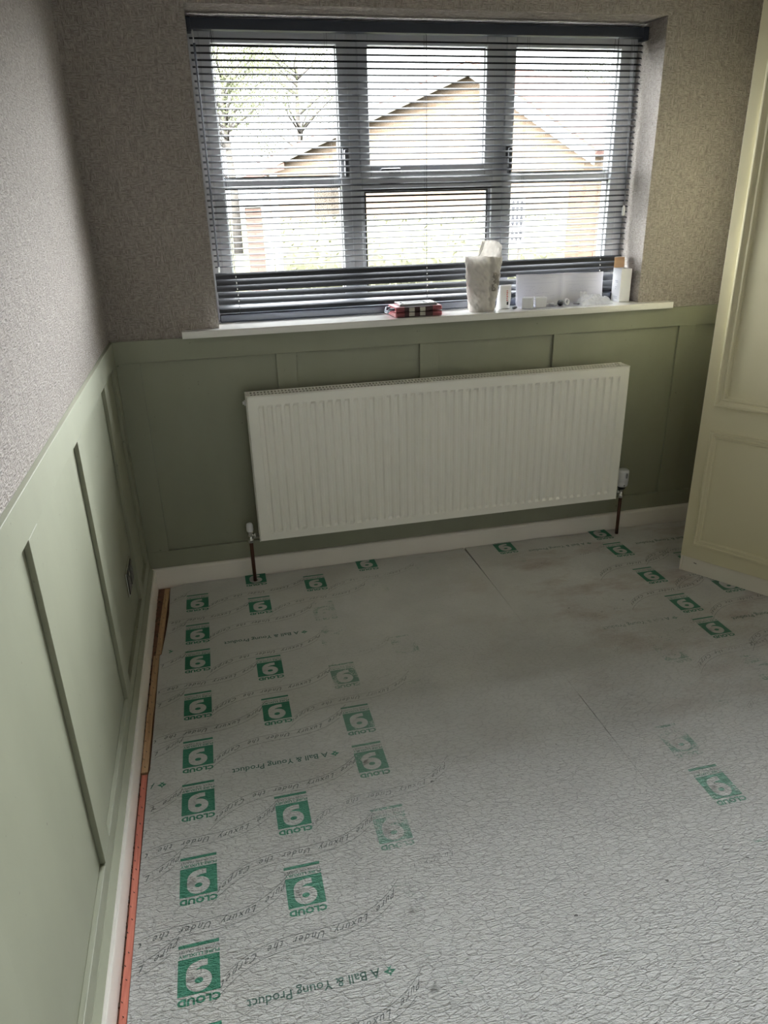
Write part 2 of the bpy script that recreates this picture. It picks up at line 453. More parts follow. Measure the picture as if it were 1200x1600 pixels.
def wh(s, bm, mat): wpart('handle', bm, mat, s)
ls = lite(OX0 + 0.038, m1[0] + 0.004, SZ + 0.040, OZ1 - 0.040, (1.512, 1.550))
rs = lite(m2[1] - 0.004, OX1 - 0.038, SZ + 0.040, OZ1 - 0.040, (1.512, 1.550))
ms = lite(m1[1] - 0.004, m2[0] + 0.004, TZ1 - 0.004, OZ1 - 0.040)
wpart('transom', box(nb(), m1[1], m2[0], FY0 - 0.004, FY1, TZ0, TZ1, 0.004), 'upvc')
# fixed lower middle light
wpart('seal', rectframe(nb(), m1[1] + 0.012, m2[0] - 0.012, SZ + 0.057, TZ0 - 0.008, 0.006, FY0 + 0.008, FY0 + 0.014, 0), 'gasket')
wpart('glazing_bead', rectframe(nb(), m1[1], m2[0], SZ + 0.045, TZ0, 0.014, FY0 + 0.01, FY0 + 0.04, 0.002), 'upvc')
wpart('pane', box(nb(), m1[1] + 0.008, m2[0] - 0.008, FY0 + 0.03, FY0 + 0.036, SZ + 0.05, TZ0 - 0.004), 'glass')
for s, hx in ((ls, m1[0] - 0.016), (rs, m2[1] + 0.016)):
    bm = box(nb(), hx - 0.012, hx + 0.012, FY0 - 0.022, FY0 - 0.010, 1.600, 1.650, 0.004)
    box(bm, hx - 0.009, hx + 0.009, FY0 - 0.040, FY0 - 0.022, 1.545, 1.640, 0.006)
    wh(s, bm, 'handle_dark')
bm = box(nb(), 1.09, 1.14, FY0 - 0.022, FY0 - 0.010, 1.555, 1.575, 0.004)
box(bm, 1.055, 1.135, FY0 - 0.040, FY0 - 0.022, 1.557, 1.573, 0.006)
wh(ms, bm, 'handle_dark')

# ------------------------------------------------------------------ venetian blind
BY = 0.152
blind = tag(empty('venetian_blind', (1.245, BY, SZ)), 'charcoal venetian blind with open slats bunched closed above the sill', 'blind')
BO = Vector((1.245, BY, SZ))
def bpart(name, bm, mat, smooth=False, parent=blind):
    me = fin(bm, name, smooth); me.transform(Matrix.Translation(-BO)); return link(name, me, mat, parent)
bm = box(nb(), 0.388, 2.106, BY - 0.022, BY + 0.016, 2.008, 2.041, 0.002)
box(bm, 0.386, 0.400, BY - 0.025, BY + 0.018, 2.000, 2.043, 0.002); box(bm, 2.090, 2.110, BY - 0.025, BY + 0.018, 1.998, 2.043, 0.002)
bpart('headrail', bm, 'headrail')
BX0, BX1 = 0.392, 2.100
# one slat mesh: shallow arched strip
bm = nb(); wS, cam_h, th = 0.025, 0.0026, 0.0006
top, bot = [], []
for i in range(7):
    u = -1 + 2 * i / 6.0
    top.append((u * wS / 2, cam_h * (1 - u * u))); bot.append((u * wS / 2, cam_h * (1 - u * u) - th))
hl = (BX1 - BX0) / 2
prism(bm, top + bot[::-1], 'x', -hl, hl)
slat_me = fin(bm, 'slat')
def slat(z, tilt=-4.0, roll=0.0, dy=0.0, dz=0.0):
    o = link('slat', slat_me, 'blind', blind)
    o.location = ((BX0 + BX1) / 2 - BO.x + random.uniform(-0.0015, 0.0015), dy, z - BO.z)
    o.rotation_euler = (R(tilt), R(roll), 0)
pitch = 0.02125
for i in range(36):
    slat(1.985 - i * pitch + random.uniform(-0.0005, 0.0005), 20.0 - 0.0125 * i * i + random.uniform(-1.2, 1.2), random.uniform(-0.02, 0.02))
zc = [1.2075, 1.1850, 1.1625]
for z in zc: slat(z, 62 + random.uniform(-3, 3), random.uniform(-0.03, 0.03), -0.002)
slat(1.1335, 60, 0.30, -0.002); slat(1.1090, 56, 0.36, -0.002)       # these two sag towards the right end
for k, (z, tl_) in enumerate(((1.0915, 30), (1.0868, 22), (1.0825, 14), (1.0790, 8), (1.0755, 4), (1.0722, 2))):
    slat(z, tl_, random.uniform(-0.04, 0.06), random.uniform(-0.002, 0.002))
bm = box(nb(), BX0, BX1, BY - 0.0135, BY + 0.0125, 1.0365, 1.0665, 0.004); bpart('bottom_rail', bm, 'headrail')
for x in (0.466, 1.226, 1.992):
    bm = nb()
    for dy in (-0.0135, 0.0135): tube(bm, [(x, BY + dy, 2.008), (x, BY + dy, 1.222), (x + 0.002, BY + dy * 0.5, 1.15), (x + 0.004, BY - 0.014, 1.06)], 0.0007, 5)
    tube(bm, [(x + 0.006, BY, 2.008), (x + 0.006, BY, 1.06)], 0.0006, 5)
    c = bpart('ladder_cord', bm, 'cord')
    bm = nb()
    for i in range(5): lathe(bm, [(0.0005, -0.003), (0.002, -0.001), (0.002, 0.001), (0.0005, 0.003)], (x + 0.001 + 0.0006 * i, BY - 0.0155, 1.205 - i * 0.0225), 6)
    bpart('cord_knots', bm, 'pale_cord', parent=c)
# second cords towards each end of the head rail
for x in (0.860, 1.63):
    bm = nb()
    for dx in (-0.004, 0.004): tube(bm, [(x + dx, BY + 0.002, 2.008), (x + dx, BY + 0.002, 1.222)], 0.0005, 5)
    bpart('ladder_cord', bm, 'cord')
bm = tube(nb(), [(0.405, BY - 0.034, 1.965), (0.407, BY - 0.034, 1.245)], 0.0042, 6)
wand = bpart('tilt_wand', bm, 'headrail')
bm = tube(nb(), [(0.404, BY - 0.024, 2.004), (0.404, BY - 0.034, 1.995), (0.405, BY - 0.034, 1.962)], 0.0022, 6); bpart('wand_hook', bm, 'clear', parent=wand)
bm = tube(nb(), [(0.407, BY - 0.034, 1.246), (0.407, BY - 0.034, 1.225)], 0.0036, 6); bpart('wand_tip', bm, 'clear', parent=wand)
bm = nb()
for dx in (0, 0.006, 0.013): tube(bm, [(2.040 + dx, BY - 0.024, 2.005), (2.062 + dx * 0.5, BY - 0.026, 1.65), (2.074 + dx * 0.2, BY - 0.026, 1.415)], 0.0007, 5)
cp = bpart('pull_cord', bm, 'cord')
bm = lathe(nb(), [(0.003, 0.0), (0.0062, 0.004), (0.0066, 0.020), (0.0045, 0.036), (0.002, 0.040)], (2.073, BY - 0.026, 1.375), 12)
bpart('cord_weight', bm, 'pale_cord', True, cp)

# ------------------------------------------------------------------ radiator
RX0, RX1, RZ0, RZ1, RYF, RYB = 0.449, 2.043, 0.193, 0.796, -0.100, -0.022
rad = tag(empty('radiator', ((RX0 + RX1) / 2, -0.06, RZ0)), 'white fluted panel radiator hung below the window', 'radiator')
RO = Vector(((RX0 + RX1) / 2, -0.06, RZ0))
def rpart(name, bm, mat, smooth=False, parent=rad):
    me = fin(bm, name, smooth); me.transform(Matrix.Translation(-RO)); return link(name, me, mat, parent)
def fluted(yf, dr, x0, x1, z0, z1, nfl):
    """pressed steel sheet: flutes recessed by dr behind the face at yf"""
    mgx, mg0, mg1 = 0.032, 0.040, 0.044
    xs = [(x0, 0), (x0 + 0.006, 0)]
    p = (x1 - x0 - 2 * mgx) / nfl
    for i in range(nfl):
        c = x0 + mgx + p * (i + 0.5)
        xs += [(c - 0.0118, 0), (c - 0.0062, 1), (c + 0.0062, 1), (c + 0.0118, 0)]
    xs += [(x1 - 0.006, 0), (x1, 0)]
    zs = [(z0, 0), (z0 + mg0 - 0.010, 0), (z0 + mg0 - 0.001, 1), (z1 - mg1 - 0.002, 1), (z1 - mg1 + 0.009, 0), (z1, 0)]
    bm = nb(); G = [[bm.verts.new((x, yf + dr * fx * fz, z)) for x, fx in xs] for z, fz in zs]
    for j in range(len(zs) - 1):
        for i in range(len(xs) - 1):
            bm.faces.new((G[j][i], G[j][i + 1], G[j + 1][i + 1], G[j + 1][i]))
    # back sheet and edges give the panel its thickness
    B = [bm.verts.new(q) for q in ((x0, yf + 0.012, z0), (x1, yf + 0.012, z0), (x1, yf + 0.012, z1), (x0, yf + 0.012, z1))]
    bm.faces.new(B)
    bm.faces.new(G[0] + [B[1], B[0]]); bm.faces.new(G[-1][::-1] + [B[3], B[2]])
    bm.faces.new([g[0] for g in G][::-1] + [B[0], B[3]]); bm.faces.new([g[-1] for g in G] + [B[2], B[1]])
    return bm
rpart('front_panel', fluted(RYF, 0.0090, RX0 + 0.004, RX1 - 0.004, RZ0 + 0.003, RZ1 - 0.004, 46), 'radiator')
rpart('back_panel', fluted(RYB - 0.014, 0.004, RX0 + 0.004, RX1 - 0.004, RZ0 + 0.003, RZ1 - 0.014, 46), 'rad_dark')
bm = nb()                                               # convector fins between the panels
for i in range(90): box(bm, RX0 + 0.03 + i * 0.01725, RX0 + 0.0312 + i * 0.01725, RYF + 0.014, RYB - 0.016, RZ0 + 0.06, RZ1 - 0.03)
rpart('convector_fins', bm, 'rad_dark')
for x0, x1 in ((RX0, RX0 + 0.0025), (RX1 - 0.0025, RX1)):
    rpart('side_cover', box(nb(), x0, x1, RYF + 0.001, RYB, RZ0, RZ1 - 0.001, 0.001), 'radiator')
bm = box(nb(), RX0, RX1, RYF, RYF + 0.010, RZ1 - 0.003, RZ1 + 0.0005, 0.001)
box(bm, RX0, RX1, RYB - 0.010, RYB, RZ1 - 0.003, RZ1 + 0.0005, 0.001)
box(bm, RX0, RX1, (RYF + RYB) / 2 - 0.004, (RYF + RYB) / 2 + 0.004, RZ1 - 0.003, RZ1, 0.0)
box(bm, RX0, RX0 + 0.012, RYF, RYB, RZ1 - 0.003, RZ1, 0.0); box(bm, RX1 - 0.012, RX1, RYF, RYB, RZ1 - 0.003, RZ1, 0.0)
n = 118
for i in range(n):
    x = RX0 + 0.016 + i * (RX1 - RX0 - 0.032) / (n - 1)
    box(bm, x - 0.0030, x + 0.0030, RYF + 0.008, RYB - 0.008, RZ1 - 0.003, RZ1 - 0.0005)
rpart('top_grille', bm, 'radiator')
bm = nb(); 
ring = Matrix.Rotation(R(90), 4, 'Y')
tube(bm, [(RX0, -0.066, RZ1 - 0.032), (RX0 - 0.006, -0.066, RZ1 - 0.032), (RX0 - 0.006, -0.066, RZ1 - 0.032), (RX0 - 0.012, -0.066, RZ1 - 0.032)], [0.011, 0.011, 0.006, 0.006], 12)
rpart('bleed_plug', bm, 'valve_white', True)
# thermostatic valve and pipe at the right, lockshield and pipe at the left
def pipe_valve(x, y, vz, side, name, label, cat):
    """side -1: valve left of radiator, +1: right"""
    e = tag(empty(name, (x, y, -0.011)), label, cat); O = Vector((x, y, -0.011))
    def vp(nm, bm, mat, smooth=True, parent=e):
        me = fin(bm, nm, smooth); me.transform(Matrix.Translation(-O)); return link(nm, me, mat, parent)
    vp('pipe', tube(nb(), [(x + 0.006 * -side * 0, y, -0.011), (x, y, 0.09), (x, y, vz - 0.022)], 0.0076, 12), 'copper')
    bm = lathe(nb(), [(0.0085, -0.03), (0.0125, -0.028), (0.0125, -0.012), (0.010, -0.010), (0.010, 0.014), (0.0125, 0.016), (0.0125, 0.024), (0.008, 0.025)], (x, y, vz), 12)
    rx = RX1 if side > 0 else RX0
    tube(bm, [(x, y, vz), (x - side * 0.012, y, vz), (x - side * 0.012, y, vz), (x - side * 0.022, y, vz), (x - side * 0.022, y, vz), (rx - side * 0.001, y, vz)], [0.0075, 0.0075, 0.012, 0.012, 0.0085, 0.0085], 12)
    vp('valve_body', bm, 'chrome')
    return e, vp
e, vp = pipe_valve(2.087, -0.062, 0.212, 1, 'thermostatic_valve', 'white thermostatic valve on a dark pipe right of the radiator', 'radiator valve')
hd = vp('valve_head', lathe(nb(), [(0.018, 0.0), (0.0245, 0.004), (0.0255, 0.022), (0.0250, 0.026), (0.0265, 0.027), (0.0265, 0.070), (0.0250, 0.077), (0.021, 0.080)], (2.087, -0.062, 0.238), 24), 'valve_white')
vp('collar', lathe(nb(), [(0.013, 0.0), (0.017, 0.003), (0.017, 0.014)], (2.087, -0.062, 0.225), 16), 'black', True)
bm = nb()
for k, (dz, w) in enumerate(((0.066, 0.008), (0.060, 0.010), (0.054, 0.010), (0.048, 0.008))):
    box(bm, 2.087 - w / 2 + 0.004, 2.087 + w / 2 + 0.004, -0.062 - 0.0268, -0.062 - 0.0255, 0.238 + dz - 0.0018, 0.238 + dz + 0.0018)
box(bm, 2.082, 2.087, -0.062 - 0.0262, -0.062 - 0.0245, 0.246, 0.251)
vp('setting_marks', bm, 'black', False, hd)['kind'] = 'stuff'
e, vp = pipe_valve(0.414, -0.062, 0.208, -1, 'lockshield_valve', 'small white capped lockshield valve on a dark pipe left of the radiator', 'radiator valve')
vp('valve_cap', lathe(nb(), [(0.0125, 0.0), (0.0140, 0.004), (0.0140, 0.024), (0.0115, 0.033), (0.006, 0.036)], (0.414, -0.062, 0.230), 16), 'valve_white')

# ------------------------------------------------------------------ wardrobe turned across the right corner
WA = Vector((2.151, -0.457, 0)); WD = Vector((0.5452, -0.8383, 0)); WR = math.atan2(WD.y, WD.x)
ward = tag(empty('wardrobe', WA, WR), 'tall cream olive wardrobe with moulded door panels and white plinth', 'wardrobe')
WW, WDP, WH = 0.92, 0.56, 2.16          # local: x along the front, +y into the cabinet (away from the viewer), z up
def lpart(name, bm, mat, parent=ward, smooth=False): return link(name, fin(bm, name, smooth), mat, parent)
bm = box(nb(), 0.0, 0.018, 0.019, WDP, 0.07, WH); box(bm, WW - 0.018, WW, 0.019, WDP, 0.07, WH)
box(bm, 0.018, WW - 0.018, WDP - 0.012, WDP, 0.07, WH); box(bm, 0.018, WW - 0.018, 0.019, WDP - 0.012, WH - 0.018, WH); box(bm, 0.018, WW - 0.018, 0.019, WDP - 0.012, 0.07, 0.088)
lpart('carcass', bm, 'cream')
def moulding(x0, x1, z0, z1, prof):
    """mitred picture-frame moulding; prof = (distance in from the outer edge, height off the door)"""
    bm = nb(); rings = []
    for d, h in prof:
        rings.append([bm.verts.new(q) for q in ((x0 + d, -h, z0 + d), (x1 - d, -h, z0 + d), (x1 - d, -h, z1 - d), (x0 + d, -h, z1 - d))])
    for a, b in zip(rings[:-1], rings[1:]):
        for k in range(4): bm.faces.new((a[k], a[(k + 1) % 4], b[(k + 1) % 4], b[k]))
    for k in range(4): bm.faces.new((rings[-1][k], rings[-1][(k + 1) % 4], rings[0][(k + 1) % 4], rings[0][k]))
    return bm
big = [(0, 0), (0.0, 0.006), (0.004, 0.014), (0.009, 0.015), (0.013, 0.010), (0.024, 0.006), (0.028, 0.010), (0.033, 0.010), (0.037, 0.004), (0.042, 0.003), (0.042, 0)]
sml = [(0, 0), (0.0, 0.004), (0.003, 0.009), (0.008, 0.009), (0.011, 0.005), (0.018, 0.004), (0.021, 0.007), (0.025, 0.006), (0.028, 0.002), (0.030, 0.002), (0.030, 0)]
for i in range(2):
    x0 = i * WW / 2 + (0.0005 if i else 0); x1 = (i + 1) * WW / 2 - (0 if i else 0.003)
    d = lpart('door', box(nb(), x0, x1, 0.0, 0.019, 0.07, WH, 0.0012), 'cream')
    lpart('panel_moulding', moulding(x0 + 0.043, x1 - 0.043, 0.714, WH - 0.08, big), 'cream', d)
    lpart('panel_moulding', moulding(x0 + 0.043, x1 - 0.043, 0.132, 0.616, sml), 'cream', d)
    kx = x1 - 0.022 if i == 0 else x0 + 0.022
    bm = nb(); tube(bm, [(kx, 0.0, 1.0), (kx, -0.012, 1.0), (kx, -0.016, 1.0), (kx, -0.028, 1.0)], [0.006, 0.006, 0.014, 0.010], 12)
    lpart('knob', bm, 'chrome', d, True)
pli = lpart('plinth', box(nb(), 0.010, WW - 0.002, 0.006, 0.022, 0.001, 0.0695, 0.001), 'plinth')
lpart('plinth_end', box(nb(), -0.0005, 0.0095, 0.004, 0.30, 0.001, 0.0695, 0.001), 'plinth')
lpart('plinth_mark', box(nb(), 0.055, 0.067, 0.0050, 0.0064, 0.047, 0.0495, rot=Matrix.Rotation(R(8), 4, 'Y')), 'black', pli)

# ------------------------------------------------------------------ socket on the left wall
sk = tag(empty('wall_socket', (LX, -0.49, 0.305)), 'metal framed double wall socket with black inserts in the panelling', 'socket')
def spart(name, dims, mat, parent=sk, bev=0.001): return link(name, fin(box(nb(), *dims, bev=bev), name), mat, parent)
spart('face_plate', (0.0, 0.006, -0.073, 0.073, -0.043, 0.043), 'chrome', bev=0.002)
for y in (-0.036, 0.036):
    ins = spart('socket_insert', (0.004, 0.0085, y - 0.029, y + 0.029, -0.036, 0.036), 'black')
    spart('pin_hole', (0.008, 0.0088, y - 0.004, y + 0.004, 0.004, 0.014), 'rad_dark', ins, 0)
    for s in (-1, 1): spart('pin_hole', (0.008, 0.0088, y + s * 0.011 - 0.004, y + s * 0.011 + 0.004, -0.012, -0.008), 'rad_dark', ins, 0)
    spart('rocker_switch', (0.0085, 0.0115, y - 0.008, y + 0.008, 0.020, 0.033), 'chrome', ins)

# ------------------------------------------------------------------ carpet gripper rods
def gripper(name, x0, x1, y0, y1, mat, label, skew=0.0, z=-0.011):
    e = tag(empty(name, ((x0 + x1) / 2, (y0 + y1) / 2, z)), label, 'gripper rod', 'carpet gripper rods along the left wall')
    w = (x1 - x0) / 2; L = (y1 - y0) / 2
    bm = nb(); N = 14; rows = []
    for i in range(N + 1):
        y = -L + 2 * L * i / N; j = 0.0 if i in (0, N) else random.uniform(-0.0008, 0.0008); dx = skew * (i / N - 0.5)
        rows.append([bm.verts.new(q) for q in ((-w + dx + j, y, 0), (w + dx + j, y, 0), (w + dx + j, y, 0.0085), (-w + 0.002 + dx + j, y, 0.0095))])
    for a, b in zip(rows[:-1], rows[1:]):
        for k in range(4): bm.faces.new((a[k], a[(k + 1) % 4], b[(k + 1) % 4], b[k]))
    bm.faces.new(rows[0]); bm.faces.new(rows[-1][::-1])
    link('rod', fin(bm, 'rod'), mat, e)
    bm = nb(); y = -L + 0.02; k = 0
    while y < L - 0.01:
        xx = (-0.35 if k % 2 else 0.35) * w * random.uniform(0.6, 1.1) + skew * (y / (2 * L))
        tube(bm, [(xx, y, 0.007), (xx - 0.002, y + random.uniform(-.001, .001), 0.014)], [0.0013, 0.0004], 5); y += random.uniform(0.026, 0.05); k += 1
    link('nails', fin(bm, 'nails'), 'nail', e)['kind'] = 'stuff'
gripper('gripper_rod', 0.035, 0.056, -0.52, -0.028, 'wood', 'brown bare wood gripper rod in the corner below the socket', 0.014)
gripper('gripper_rod', 0.019, 0.040, -1.118, -0.525, 'wood', 'pale bare wood gripper rod ending where the red one begins', 0.006)
gripper('gripper_rod', 0.0195, 0.0365, -3.2, -1.128, 'redwood', 'red stained gripper rod along the near end of the left skirting')
bm = nb()
for i in range(230):
    y = random.uniform(-2.4, -0.02); x = random.uniform(0.010, 0.020 if y < -0.53 else 0.034); s = random.uniform(0.0008, 0.0028)
    box(bm, x - s, x + s, y - s * 1.6, y + s * 1.6, -0.0112, -0.0112 + s * 1.4, rot=Matrix.Rotation(random.uniform(0, 3), 4, 'Z'))
o = link('floor_debris', fin(bm, 'floor_debris'), simple('dark_grit', (0.10, 0.07, 0.05), 0.9, var=0.6, nscale=90))
tag(o, 'dark grit and dust in the gap beside the left skirting', 'debris'); o['kind'] = 'stuff'

# ------------------------------------------------------------------ underlay sheets with printing
def sheet(name, outline, label):
    bm = prism(nb(), outline, 'z', -0.0105, 0.0)
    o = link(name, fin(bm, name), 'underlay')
    return tag(o, label, 'underlay')
def edge_y(x): return -0.012 + 0.004 * math.sin(x * 9.0) + 0.003 * math.sin(x * 23.0)
lo = [(0.0475, Y1 + 0.01), (0.0405, -2.6), (0.0382, -1.9), (0.0388, -1.4), (0.0395, -1.13), (0.0432, -1.115), (0.0445, -0.9), (0.0450, -0.530), (0.0510, -0.5235), (0.0600, -0.40), (0.0675, -0.25), (0.066, -0.03)]
lo += [(x, edge_y(x)) for x in (0.12, 0.3, 0.5, 0.7, 0.9, 1.1, 1.25)] + [(1.352, -0.010), (1.3555, -0.10), (1.3585, -0.32), (1.3596, -0.6), (1.3597, -1.05), (1.3585, -1.2), (1.3592, -1.37), (1.3598, -1.6), (1.36, Y1 + 0.01)]
su1 = sheet('underlay_sheet', lo, 'grey foam underlay sheet along the left wall, green prints crisp beside the skirting')
ro = [(1.3602, Y1 + 0.01), (1.3602, -1.6), (1.3606, -1.37), (1.3616, -1.22), (1.3606, -1.1), (1.3602, -0.6), (1.3604, -0.33), (1.3612, -0.2), (1.3612, -0.010)]
ro += [(x, edge_y(x) - (0.006 if x > 2.2 else 0)) for x in (1.5, 1.7, 1.9, 2.1, 2.3, 2.6, 3.0)] + [(X1 - 0.01, -0.015), (X1 - 0.01, Y1 + 0.01)]
su2 = sheet('underlay_sheet', ro, 'grey foam underlay sheet on the right, running under the wardrobe')

def text_mesh(body, size, bold=0.0, shear=0.0, align='CENTER', spacing=1.0):
    cu = bpy.data.curves.new('txt', 'FONT'); cu.body = body; cu.size = size; cu.offset = bold; cu.shear = shear
    cu.align_x = align; cu.resolution_u = 2; cu.space_character = spacing; cu.fill_mode = 'FRONT'
    ob = bpy.data.objects.new('txt', cu); COL.objects.link(ob)
    dg = bpy.context.evaluated_depsgraph_get(); dg.update()
    me = bpy.data.meshes.new_from_object(ob.evaluated_get(dg))
    V = [v.co.copy() for v in me.vertices]; F = [tuple(p.vertices) for p in me.polygons]
    bpy.data.objects.remove(ob); bpy.data.curves.remove(cu); bpy.data.meshes.remove(me)
    return V, F
class Flat:
    """collects flat printing in a local frame (u right, v up), material index per face"""
    def __init__(s): s.V = []; s.F = []; s.I = []
    def add(s, V, F, mi=0, z=0.0):
        b = len(s.V); s.V += [(v[0], v[1], z) for v in V]; s.F += [tuple(b + i for i in f) for f in F]; s.I += [mi] * len(F)
    def fit(s, VF, cx, cy, w=None, h=None, mi=0, z=0.0):
        V, F = VF; xs = [v[0] for v in V]; ys = [v[1] for v in V]
        sx = w / (max(xs) - min(xs)) if w else 1; sy = h / (max(ys) - min(ys)) if h else sx
        if not w: sx = sy
        mx, my = (max(xs) + min(xs)) / 2, (max(ys) + min(ys)) / 2
        s.add([((v[0] - mx) * sx + cx, (v[1] - my) * sy + cy) for v in V], F, mi, z)
    def rect(s, x0, x1, y0, y1, mi=0, z=0.0): s.add([(x0, y0), (x1, y0), (x1, y1), (x0, y1)], [(0, 1, 2, 3)], mi, z)
    def strip(s, pts, w, mi=0, z=0.0):
        V = []
        for i, p in enumerate(pts):
            a = pts[max(0, i - 1)]; b = pts[min(len(pts) - 1, i + 1)]; dx, dy = b[0] - a[0], b[1] - a[1]; l = math.hypot(dx, dy) or 1
            ww = w[i] if isinstance(w, list) else w
            V += [(p[0] - dy / l * ww / 2, p[1] + dx / l * ww / 2), (p[0] + dy / l * ww / 2, p[1] - dx / l * ww / 2)]
        s.add(V, [(2 * i, 2 * i + 1, 2 * i + 3, 2 * i + 2) for i in range(len(pts) - 1)], mi, z)
    def mesh(s, name, mats, flip=True):
        # printed upside down as seen from the door: rotate the local frame by 180 degrees
        me = bpy.data.meshes.new(name)
        me.from_pydata([(-v[0], -v[1], v[2]) if flip else v for v in s.V], [], s.F)
        me.update()
        for m in mats: me.materials.append(M[m])
        for p, i in zip(me.polygons, s.I): p.material_index = i
        bmm = bmesh.new(); bmm.from_mesh(me); 
        for f in bmm.faces:
            if f.normal.z < 0: f.normal_flip()
        bmm.to_mesh(me); bmm.free()
        return me
# the logo: CLOUD over a green square with a pale 9, small lines and a bar below
lg = Flat()
Wl = 0.086
lg.fit(text_mesh('CLOUD', 0.02, 0.0011, spacing=1.08), 0, 0.0545, w=Wl, h=0.0165)
lg.rect(-Wl / 2, Wl / 2, -0.0395, 0.0415, 0)
def arc(cx, cy, rx, ry, a0, a1, n): return [(cx + rx * math.cos(R(a0 + (a1 - a0) * i / n)), cy + ry * math.sin(R(a0 + (a1 - a0) * i / n))) for i in range(n + 1)]
lg.strip(arc(0.000, 0.0135, 0.0175, 0.0150, 0, 360, 28), 0.0175, 1, 0.00015)                       # bowl of the 9
lg.strip([(0.0175, 0.0135), (0.0178, 0.002)] + arc(-0.002, -0.0045, 0.0195, 0.0175, 10, -60, 8) + [(-0.004, -0.0235), (-0.018, -0.0235)], [0.0175] * 10 + [0.0165, 0.015, 0.014], 1, 0.00015)
lg.fit(text_mesh('PURE LUXURY', 0.02, 0.0004), 0, -0.0465, w=Wl, h=0.0078)
lg.fit(text_mesh('UNDER THE CARPET', 0.02, 0.0), 0, -0.0565, w=Wl, h=0.0066, mi=2)
lg.rect(-Wl / 2, Wl / 2, -0.0730, -0.0650, 0)
logo_me = lg.mesh('printed_logo', ['ink', 'underlay', 'script_ink'])
# the maker's line with its little sprig emblem
bt = Flat()
bt.fit(text_mesh('A Ball & Young Product', 0.02, 0.0002), 0.012, 0, w=0.272, mi=1)
bt.add([(-0.150, -0.006), (-0.144, 0.004), (-0.138, -0.006), (-0.144, -0.003)], [(0, 1, 3), (1, 2, 3)])
for s in (-1, 1): bt.add([(-0.144, 0.000), (-0.144 + s * 0.013, 0.004), (-0.144 + s * 0.004, 0.011)], [(0, 1, 2)])
bt.add([(-0.148, 0.008), (-0.140, 0.008), (-0.144, 0.017)], [(0, 1, 2)])
ball_me = bt.mesh('printed_text', ['ink', 'dark_ink'])
# the slanted script between two thin waving lines
sc_ = Flat()
V, F = text_mesh('Pure  Luxury  Under  the  Carpet', 0.02, 0.0001, 0.45, spacing=1.28)
xs = [v[0] for v in V]; k = 0.40 / (max(xs) - min(xs)); mx = (max(xs) + min(xs)) / 2
def wave(u): return 8.2 * u ** 3
sc_.add([((v[0] - mx) * k, (v[1] - 0.006) * k * 1.05 + wave((v[0] - mx) * k)) for v in V], F)
for off, a, b in ((0.0165, -0.185, 0.215), (-0.0125, -0.215, 0.190)):
    sc_.strip([(a + (b - a) * i / 24, wave(a + (b - a) * i / 24) + off) for i in range(25)], 0.0011)
script_me = sc_.mesh('printed_script', ['script_ink'])

def put(me, name, parent, x, y, wear, z=0.0003):
    o = link(name, me, [], parent); o.location = (x, y, z); o['wear'] = float(wear)
def columns(parent, cols, xlo, xhi):
    for x, base, is_ball, wf in cols:
        per = 0.668
        for kx in range(-1, 5):
            ys = [base - kx * per, base - kx * per - 0.235, base - kx * per - (0.46 if is_ball else 0.415)]
            for q, y in enumerate(ys):
                if not (-2.35 < y < -0.035): continue
                w = wf(y)
                if q == 2 and is_ball:
                    if xlo < x - 0.16 and x + 0.16 < xhi and w < 0.93: put(ball_me, 'printed_text', parent, x, y, w)
                elif w < 0.96 and y > -2.2: put(logo_me, 'printed_logo', parent, x, y + 0.006, w)
                nxt = (ys + [base - (kx + 1) * per])[q + 1]
                ym = (y + nxt) / 2
                ws = wf(ym)
                if (is_ball or q != 1) and xlo < x - 0.21 and x + 0.21 < xhi and ws < 0.9 and -2.1 < ym < -0.09: put(script_me, 'printed_script', parent, x, ym, min(0.9, ws + 0.02))
def tab(d):
    ks = sorted(d)
    def f(y):
        if y <= ks[0]: return d[ks[0]]
        for a, b in zip(ks[:-1], ks[1:]):
            if a <= y <= b: return d[a] + (d[b] - d[a]) * (y - a) / (b - a)
        return d[ks[-1]]
    return f
columns(su1, [
    (0.176, -0.195, False, tab({-2.2: 0.02, 0: 0.0})),
    (0.417, -0.050, True, tab({-2.3: 0.3, -1.64: 0.08, -1.3: 0.03, 0: 0.0})),
    (0.656, -0.160, False, tab({-2.1: 0.97, -1.9: 0.88, -1.72: 0.86, -1.5: 0.5, -1.27: 0.32, -1.07: 0.32, -0.84: 0.5, -0.59: 0.75, -0.395: 0.62, -0.16: 0.05})),
    (0.897, -0.045, True, tab({-1.6: 1.0, -1.2: 0.95, -0.95: 0.82, -0.71: 0.75, -0.5: 0.95, -0.26: 0.85, -0.045: 0.0})),
    (1.140, -0.120, False, tab({-0.6: 1.0, -0.36: 0.92, -0.1: 0.85})),
], 0.041, 1.36)
# print runs that the left edge of the sheet cuts through
def cut_put(src, mats, name, cx, y, wear):
    c = Flat()
    for f_, i_ in zip(src.F, src.I):
        pts = [src.V[i] for i in f_]
        if all(cx - p[0] > (0.046 if y < -0.53 else 0.068) for p in pts): c.add([(p[0], p[1]) for p in pts], [tuple(range(len(pts)))], i_)
    if c.F: put(c.mesh(name, mats), name, su1, cx, y, wear)
for k in range(4):
    for y in (-0.1675, -0.3975, -0.614):
        if -2.1 < y - k * 0.668 < -0.1: cut_put(sc_, ['script_ink'], 'printed_script', -0.065, y - k * 0.668, 0.05)
    for y in (-0.3125, -0.7365):
        if -2.1 < y - k * 0.668 < -0.1: cut_put(sc_, ['script_ink'], 'printed_script', 0.176, y - k * 0.668, 0.03)
    if k < 3: cut_put(bt, ['ink', 'dark_ink'], 'printed_text', -0.065, -0.51 - k * 0.668, 0.03)
